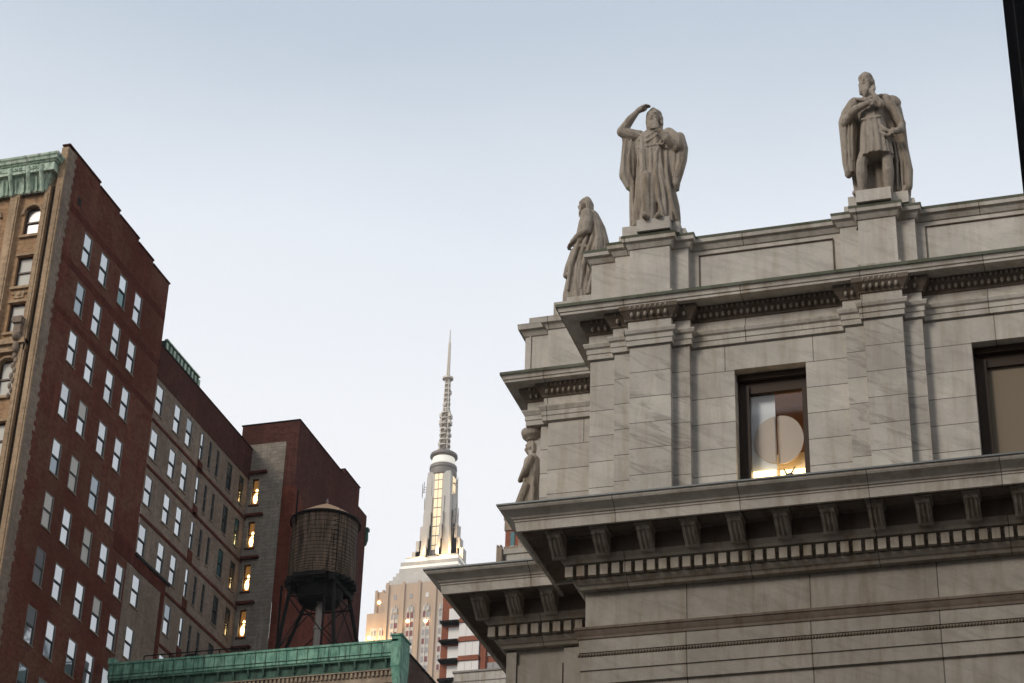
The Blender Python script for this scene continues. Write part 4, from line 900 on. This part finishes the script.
for xc, y in ((CX-17.4, 699.5), (CX-14.2, 699.5)): bay(xc, 305.5, y, n=4, cap=False, w=.7)
for xc in (CX-17, CX-14.2):
    q = MB(); q.box(xc-.5, xc+.5, 702.9, 703.0, 316.3, 317.8); q.build('window', M['wingrey'], ES)
for xc in (CX-9.45, CX-3.15, CX+3.15, CX+9.45):
    q = MB(); q.box(xc-.6, xc+.6, 698.9, 699, 316, 317.8); q.build('window', M['wingrey'] if xc < CX else M['white'], ES)
q = MB()
for (hw, z0, z1, y) in ((14.6, 322.2, 323.6, 701.5), (14.0, 323.6, 325.8, 703), (13.0, 325.8, 328.0, 704.5), (12.3, 328.0, 330.0, 706), (11.7, 330, 332.4, 707.5), (11.0, 335.4, 336.4, 710.5)): q.box(CX-hw, CX+hw, y, 738-(y-700), z0, z1)
for k in range(14): x = CX-14+k*2.15; q.box(x-.12, x+.12, 701.2, 701.5, 322, 323.8)
q.build('stepped_crown', M['creamlite'], ES)
q = MB(); q.box(CX-11.4, CX+11.4, 708.5, 730, 332.4, 334.0); q.box(CX-10.4, CX+10.4, 711, 728, 336.4, 338.0); q.build('lit_band', M['whitelit'], ES)
q = MB(); q.box(CX-11.6, CX+11.6, 708.3, 730, 334.0, 335.4); q.box(CX-10.6, CX+10.6, 710.8, 728, 338.0, 338.4); q.build('crown_ledge', M['creamlite'], ES)
q = MB(); q.box(CX-4.7, CX+4.7, CY-4.7, CY+4.7, 338, 376)
for (hw, z1) in ((10.4, 343.5), (9.0, 348), (7.6, 354), (6.5, 360), (5.6, 367)):
    q.box(CX-hw, CX+hw, CY-2.0, CY+2.0, 338, z1); q.box(CX-2.9, CX-2.1, CY-hw, CY+hw, 338, z1-2); q.box(CX+2.1, CX+2.9, CY-hw, CY+hw, 338, z1-2)
for s_ in (-1, 1):
    for t_ in (-1, 1): q.taperbox(CX+s_*4.2-1.6, CX+s_*4.2+1.6, CY+t_*4.2-1.6, CY+t_*4.2+1.6, 338, 374, CY+t_*3.8-1.0, CY+t_*3.8+1.0, CX+s_*3.8-1.0, CX+s_*3.8+1.0)
q.build('mast_tower', M['creamlite'], ES)
q = MB(); q.box(CX-1.5, CX+1.5, CY-4.95, CY-4.7, 341.5, 375); q.box(CX+4.7, CX+4.95, CY-1.5, CY+1.5, 341.5, 375); q.build('lit_glass_strip', M['strip'], ES)
q = MB()
for z in range(344, 375, 4): q.box(CX-1.55, CX+1.55, CY-5.05, CY-4.94, z, z+.35); q.box(CX+4.94, CX+5.05, CY-1.55, CY+1.55, z, z+.35)
q.box(CX-.08, CX+.08, CY-5.05, CY-4.94, 341.5, 375); q.box(CX-1.8, CX+1.8, CY-6.5, CY-4.9, 339.5, 341.6); q.build('strip_mullions', M['steel'], ES)
q = MB(); q.lathe(CX, CY, [(4.9, 374.8), (5.4, 375.5), (5.5, 377), (5.2, 377.3), (5.2, 378.3), (5.5, 378.6), (5.4, 380), (4.6, 380.2)], 32); q.build('observation_drum', M['steel'], ES)
q = MB(); q.lathe(CX, CY, [(4.5, 380.2), (4.7, 381), (4.5, 383.3), (4.4, 383.6)], 32); q.build('lit_drum_ring', M['whitelit'], ES)
q = MB(); q.lathe(CX, CY, [(4.6, 383.6), (5.5, 384.3), (5.4, 385.3), (4.0, 386.3), (1.6, 387)], 32); q.build('drum_cap', M['steel'], ES)
q = MB()
def lattice(z0, z1, r0_, r1_, nseg):
    for k in range(nseg):
        a = z0+(z1-z0)*k/nseg; b = z0+(z1-z0)*(k+1)/nseg; ra = r0_+(r1_-r0_)*k/nseg; rb = r0_+(r1_-r0_)*(k+1)/nseg
        for i in range(4):
            t = math.pi/4+math.pi/2*i; t2 = t+math.pi/2
            A = (CX+ra*math.cos(t), CY+ra*math.sin(t), a); B_ = (CX+rb*math.cos(t), CY+rb*math.sin(t), b); C_ = (CX+rb*math.cos(t2), CY+rb*math.sin(t2), b)
            q.tube(A, B_, .22, n=5, caps=False); q.tube(A, C_, .16, n=5, caps=False)
        q.lathe(CX, CY, [(rb*.3, b-.25), (rb*1.15, b-.2), (rb*1.15, b+.2), (rb*.3, b+.25)], 10)
lattice(387, 404, 2.2, 1.9, 7); lattice(404, 419.5, 1.4, 1.1, 7); lattice(421, 437, .6, .35, 9)
q.tube((CX, CY, 386), (CX, CY, 434), .35, .2, 6); q.tube((CX, CY, 434), (CX, CY, 443), .34, .16, 6)
q.build('antenna', M['palesteel'], ES)
q = MB(); q.lathe(CX, CY, [(.8, 419.3), (2.2, 419.8), (2.2, 420.6), (.8, 421.4)], 20)
rs = random.Random(9)
for k in range(26): z = 388+rs.random()*29; a = rs.random()*6.28; rr = 2.2 if z < 404 else 1.4; q.sphere((CX+rr*math.cos(a), CY+rr*math.sin(a), z), (.55, .55, .8), 8, 6)
for z in (399, 402): 
    q.box(CX-2.3, CX-1.6, CY-1.6, CY+1.6, z, z+1.6); q.box(CX+1.6, CX+2.3, CY-1.6, CY+1.6, z, z+1.6)
q.build('antenna_dishes', M['palesteel'], ES)
q = MB(); rs = random.Random(4)
for s_ in (-1, 1):
    for k in range(9): x = CX+s_*(5.6+rs.random()*1.6); y = CY-rs.random()*4; z = 350+rs.random()*24; q.tube((x, y, z-2.5), (x, y, z+2.5), .14, n=5); q.tube((x, y, z), (CX+s_*4.5, y, z), .1, n=5)
for k in (): pass
q.tube((CX+8.2, CY-3, 341), (CX+8.2, CY-3, 360), .14); q.tube((CX+5, CY-3, 352), (CX+8.2, CY-3, 352), .14); q.tube((CX+9.3, CY-3, 339), (CX+9.3, CY-3, 352), .12)
q.build('side_antennas', M['steel'], ES)
for (x, y, z, e, c_) in ((-18.8, 693, 298, 5000, (1, .62, .25)), (-14.5, 694, 297, 3000, (1, .62, .25)), (-3.6, 708, 339.2, 2600, (1, .66, .34)), (4, 708, 339.2, 2400, (1, .66, .34)), (8.5, 714, 342, 2500, (1, .66, .34))):
    ld = bpy.data.lights.new('floodlight', 'POINT'); ld.energy = e; ld.color = c_; ld.shadow_soft_size = .6; lo = bpy.data.objects.new('floodlight', ld); col.objects.link(lo); lo.parent = ES; lo.location = Vector((CX+x, y, z))-abs_loc(ES)
q = MB()
for (x, y, z) in ((-18.8, 698.5, 301.5), (-13.8, 698.2, 299), (-3.7, 698, 306.5), (3.4, 698, 306), (-17.2, 702.8, 317.2)): q.sphere((CX+x, y, z), .62, 10, 8)
q.build('lit_floodlight', M['warm'], ES, True)

# ------------------------------------------------------------------ MID DISTANCE
PB = thing('pale_low_block', 'plain beige building top standing before the cream skyscraper', 'building', (-132, 310, 0))
q = MB(); q.box(-140, -122, 300, 320, 0, 131.2); q.box(-140.3, -121.7, 299.7, 320.3, 131.2, 131.7); q.build('wall', M['sand'], PB)
q = MB(); 
for x in (-138.8, -138.0): q.box(x, x+.5, 301, 302, 131.7, 133); q.build('chimney', M['steel'], PB)

K = 280/200
def s2(x, y, z, Y=280): 
    f_ = Y/200; return x*f_, Y, (z-1.7)*f_+1.7
OB = thing('balcony_apartments', 'orange brick apartment block with white windows and dark balconies between skyscraper and courthouse', 'building', (-90, 290, 0))
def X2(x): return x*1.4
def Z2(z): return (z-1.7)*1.4+1.7
q = MB(); q.box(X2(-69.4), X2(-55), 280, 300, 0, Z2(91.5)); q.build('brick_wall', M['brickorange'], OB)
for k, (za) in enumerate((88.3, 86.15, 84.0, 81.85, 79.7)):
    z = Z2(za)
    q = MB(); q.box(X2(-69.3), X2(-67.35), 278.6, 280, z-.25, z+.05); q.build('balcony', M['black'], OB)
    q = MB(); q.box(X2(-68.6), X2(-67.4), 279.93, 280, z+.6, z+2.4); q.build('window', M['white'], OB)
    q = MB(); q.box(X2(-67.2), X2(-65.0), 279.0, 280, z-.3, z+.45); q.build('brick_band', M['brickorange'], OB)
    q = MB(); q.box(X2(-67.25), X2(-65.0), 279.2, 280, z+.45, z+2.7)
    for t_ in (.33, .66): x = X2(-67.25)+t_*(X2(-65.0)-X2(-67.25)); q.box(x-.05, x+.05, 279.15, 279.2, z+.45, z+2.7)
    q.build('window', M['white'], OB)
    q = MB(); q.box(X2(-64.2), X2(-62.8), 279.9, 280, z+.4, z+2.4); q.box(X2(-63.6)-.08, X2(-63.6)+.08, 279.8, 279.9, z+.4, z+2.4); q.build('window', M['wingrey'], OB)
q = MB(); q.box(X2(-64.9), X2(-64.3), 279.5, 280, 0, Z2(90)); q.build('brick_pier', M['brickorange'], OB)

GR = thing('grey_rooftop_block', 'plain grey rendered building top tucked below the courthouse cornice', 'building', (-50, 155, 0))
q = MB(); q.box(-50.85, -44, 150, 165, 0, 62.45); q.build('wall', M['trim'], GR)
q = MB(); q.box(-50.95, -43.9, 149.9, 165, 62.45, 62.6); q.box(-50.95, -43.9, 149.95, 150, 61.7, 61.76); q.build('coping', M['steel'], GR)

RT = thing('slim_brick_tower', 'slim red brick tower with beige top peeking between the two courthouse cornices', 'building', (-98, 325, 0))
def X3(x): return x*1.6
def Z3(z): return (z-1.7)*1.6+1.7
q = MB(); q.box(-100.3, -92, 320, 334, 0, 156.6); q.build('brick_wall', M['brickorange'], RT)
q = MB(); q.box(-100.45, -92, 319.8, 334, 156.6, 158.6); q.box(-100.6, -99.9, 319.7, 334, 158.6, 159.3); q.box(-100.4, -92, 319.5, 334, 152.3, 153.4); q.box(-101.5, -100.55, 319, 334, 0, 153.1)
for x in (-101.5, -100.95): q.box(x, x+.3, 319, 320, 153.1, 153.6)
q.build('stone_trim', M['sand'], RT)
q = MB(); q.box(-99.35, -98.6, 319.85, 320, 153.6, 156.2); q.build('window', M['glassteal'], RT)
q = MB(); q.box(-99.35, -98.6, 319.8, 320, 153.2, 153.59); q.build('window', M['white'], RT)
q = MB(); q.box(-100.2, -97.3, 319.9, 320, 151.2, 152.3); q.build('window', M['glassdark'], RT)

DS = thing('dark_tower', 'black unlit tower slab cropped by the right edge of the sky', 'building', (8, 95, 0))
q = MB(); X0 = -2.36; q.box(X0, 14, 90, 104, 0, 96)
q.build('slab', M['darkwall'], DS)
q = MB()
for k in range(20): q.box(X0+.5+k*.8, X0+.56+k*.8, 89.95, 90, 0, 96)
q.build('mullions', M['black'], DS)

# ------------------------------------------------------------------ unseen buildings added to block sky light and darken the facade
def plain_block(name, label, x0, x1, y0, y1, h, mat):
    t = thing(name, label, 'building', ((x0+x1)/2, (y0+y1)/2, 0))
    q = MB(); q.box(x0, x1, y0, y1, 0, h); q.box(x0-.4, x1+.4, y0-.4, y1+.4, h, h+.8); q.build('wall', mat, t)
    q = MB(); z = 4
    while z < h-3:
        x = x0+2
        while x < x1-2: q.box(x, x+1.2, y1, y1+.05, z, z+2); x += 3
        z += 3.6
    o = q.build('window_rows', M['glassdark'], t); o['kind'] = 'stuff'
    return t
plain_block('sky_blocker_building', 'unseen brown brick block added behind the viewer to cut sky light', -34, 6, -45, -22, 56, M['brickbrown'])
plain_block('sky_blocker_building', 'unseen buff brick block added behind the viewer on the right to cut sky light', 7, 48, -47, -24, 58, M['brickbuff'])
plain_block('side_sky_blocker', 'unseen dark brick block added outside the right edge to cut sky light', 13, 40, 10, 60, 22, M['brickbrown'])
# air
HZ = MB(); HZ.box(-900, 700, -150, 1000, -1, 470)
hm = bpy.data.materials.new('haze'); hm.use_nodes = True; hn = hm.node_tree; hn.nodes.clear()
ho = hn.nodes.new('ShaderNodeOutputMaterial'); hv = hn.nodes.new('ShaderNodeVolumePrincipled'); hv.inputs['Color'].default_value = (.95, .97, 1, 1); hv.inputs['Density'].default_value = .00010; hv.inputs['Anisotropy'].default_value = .2
hn.links.new(hv.outputs[0], ho.inputs['Volume']); hz = HZ.build('haze', hm); hz['kind'] = 'stuff'
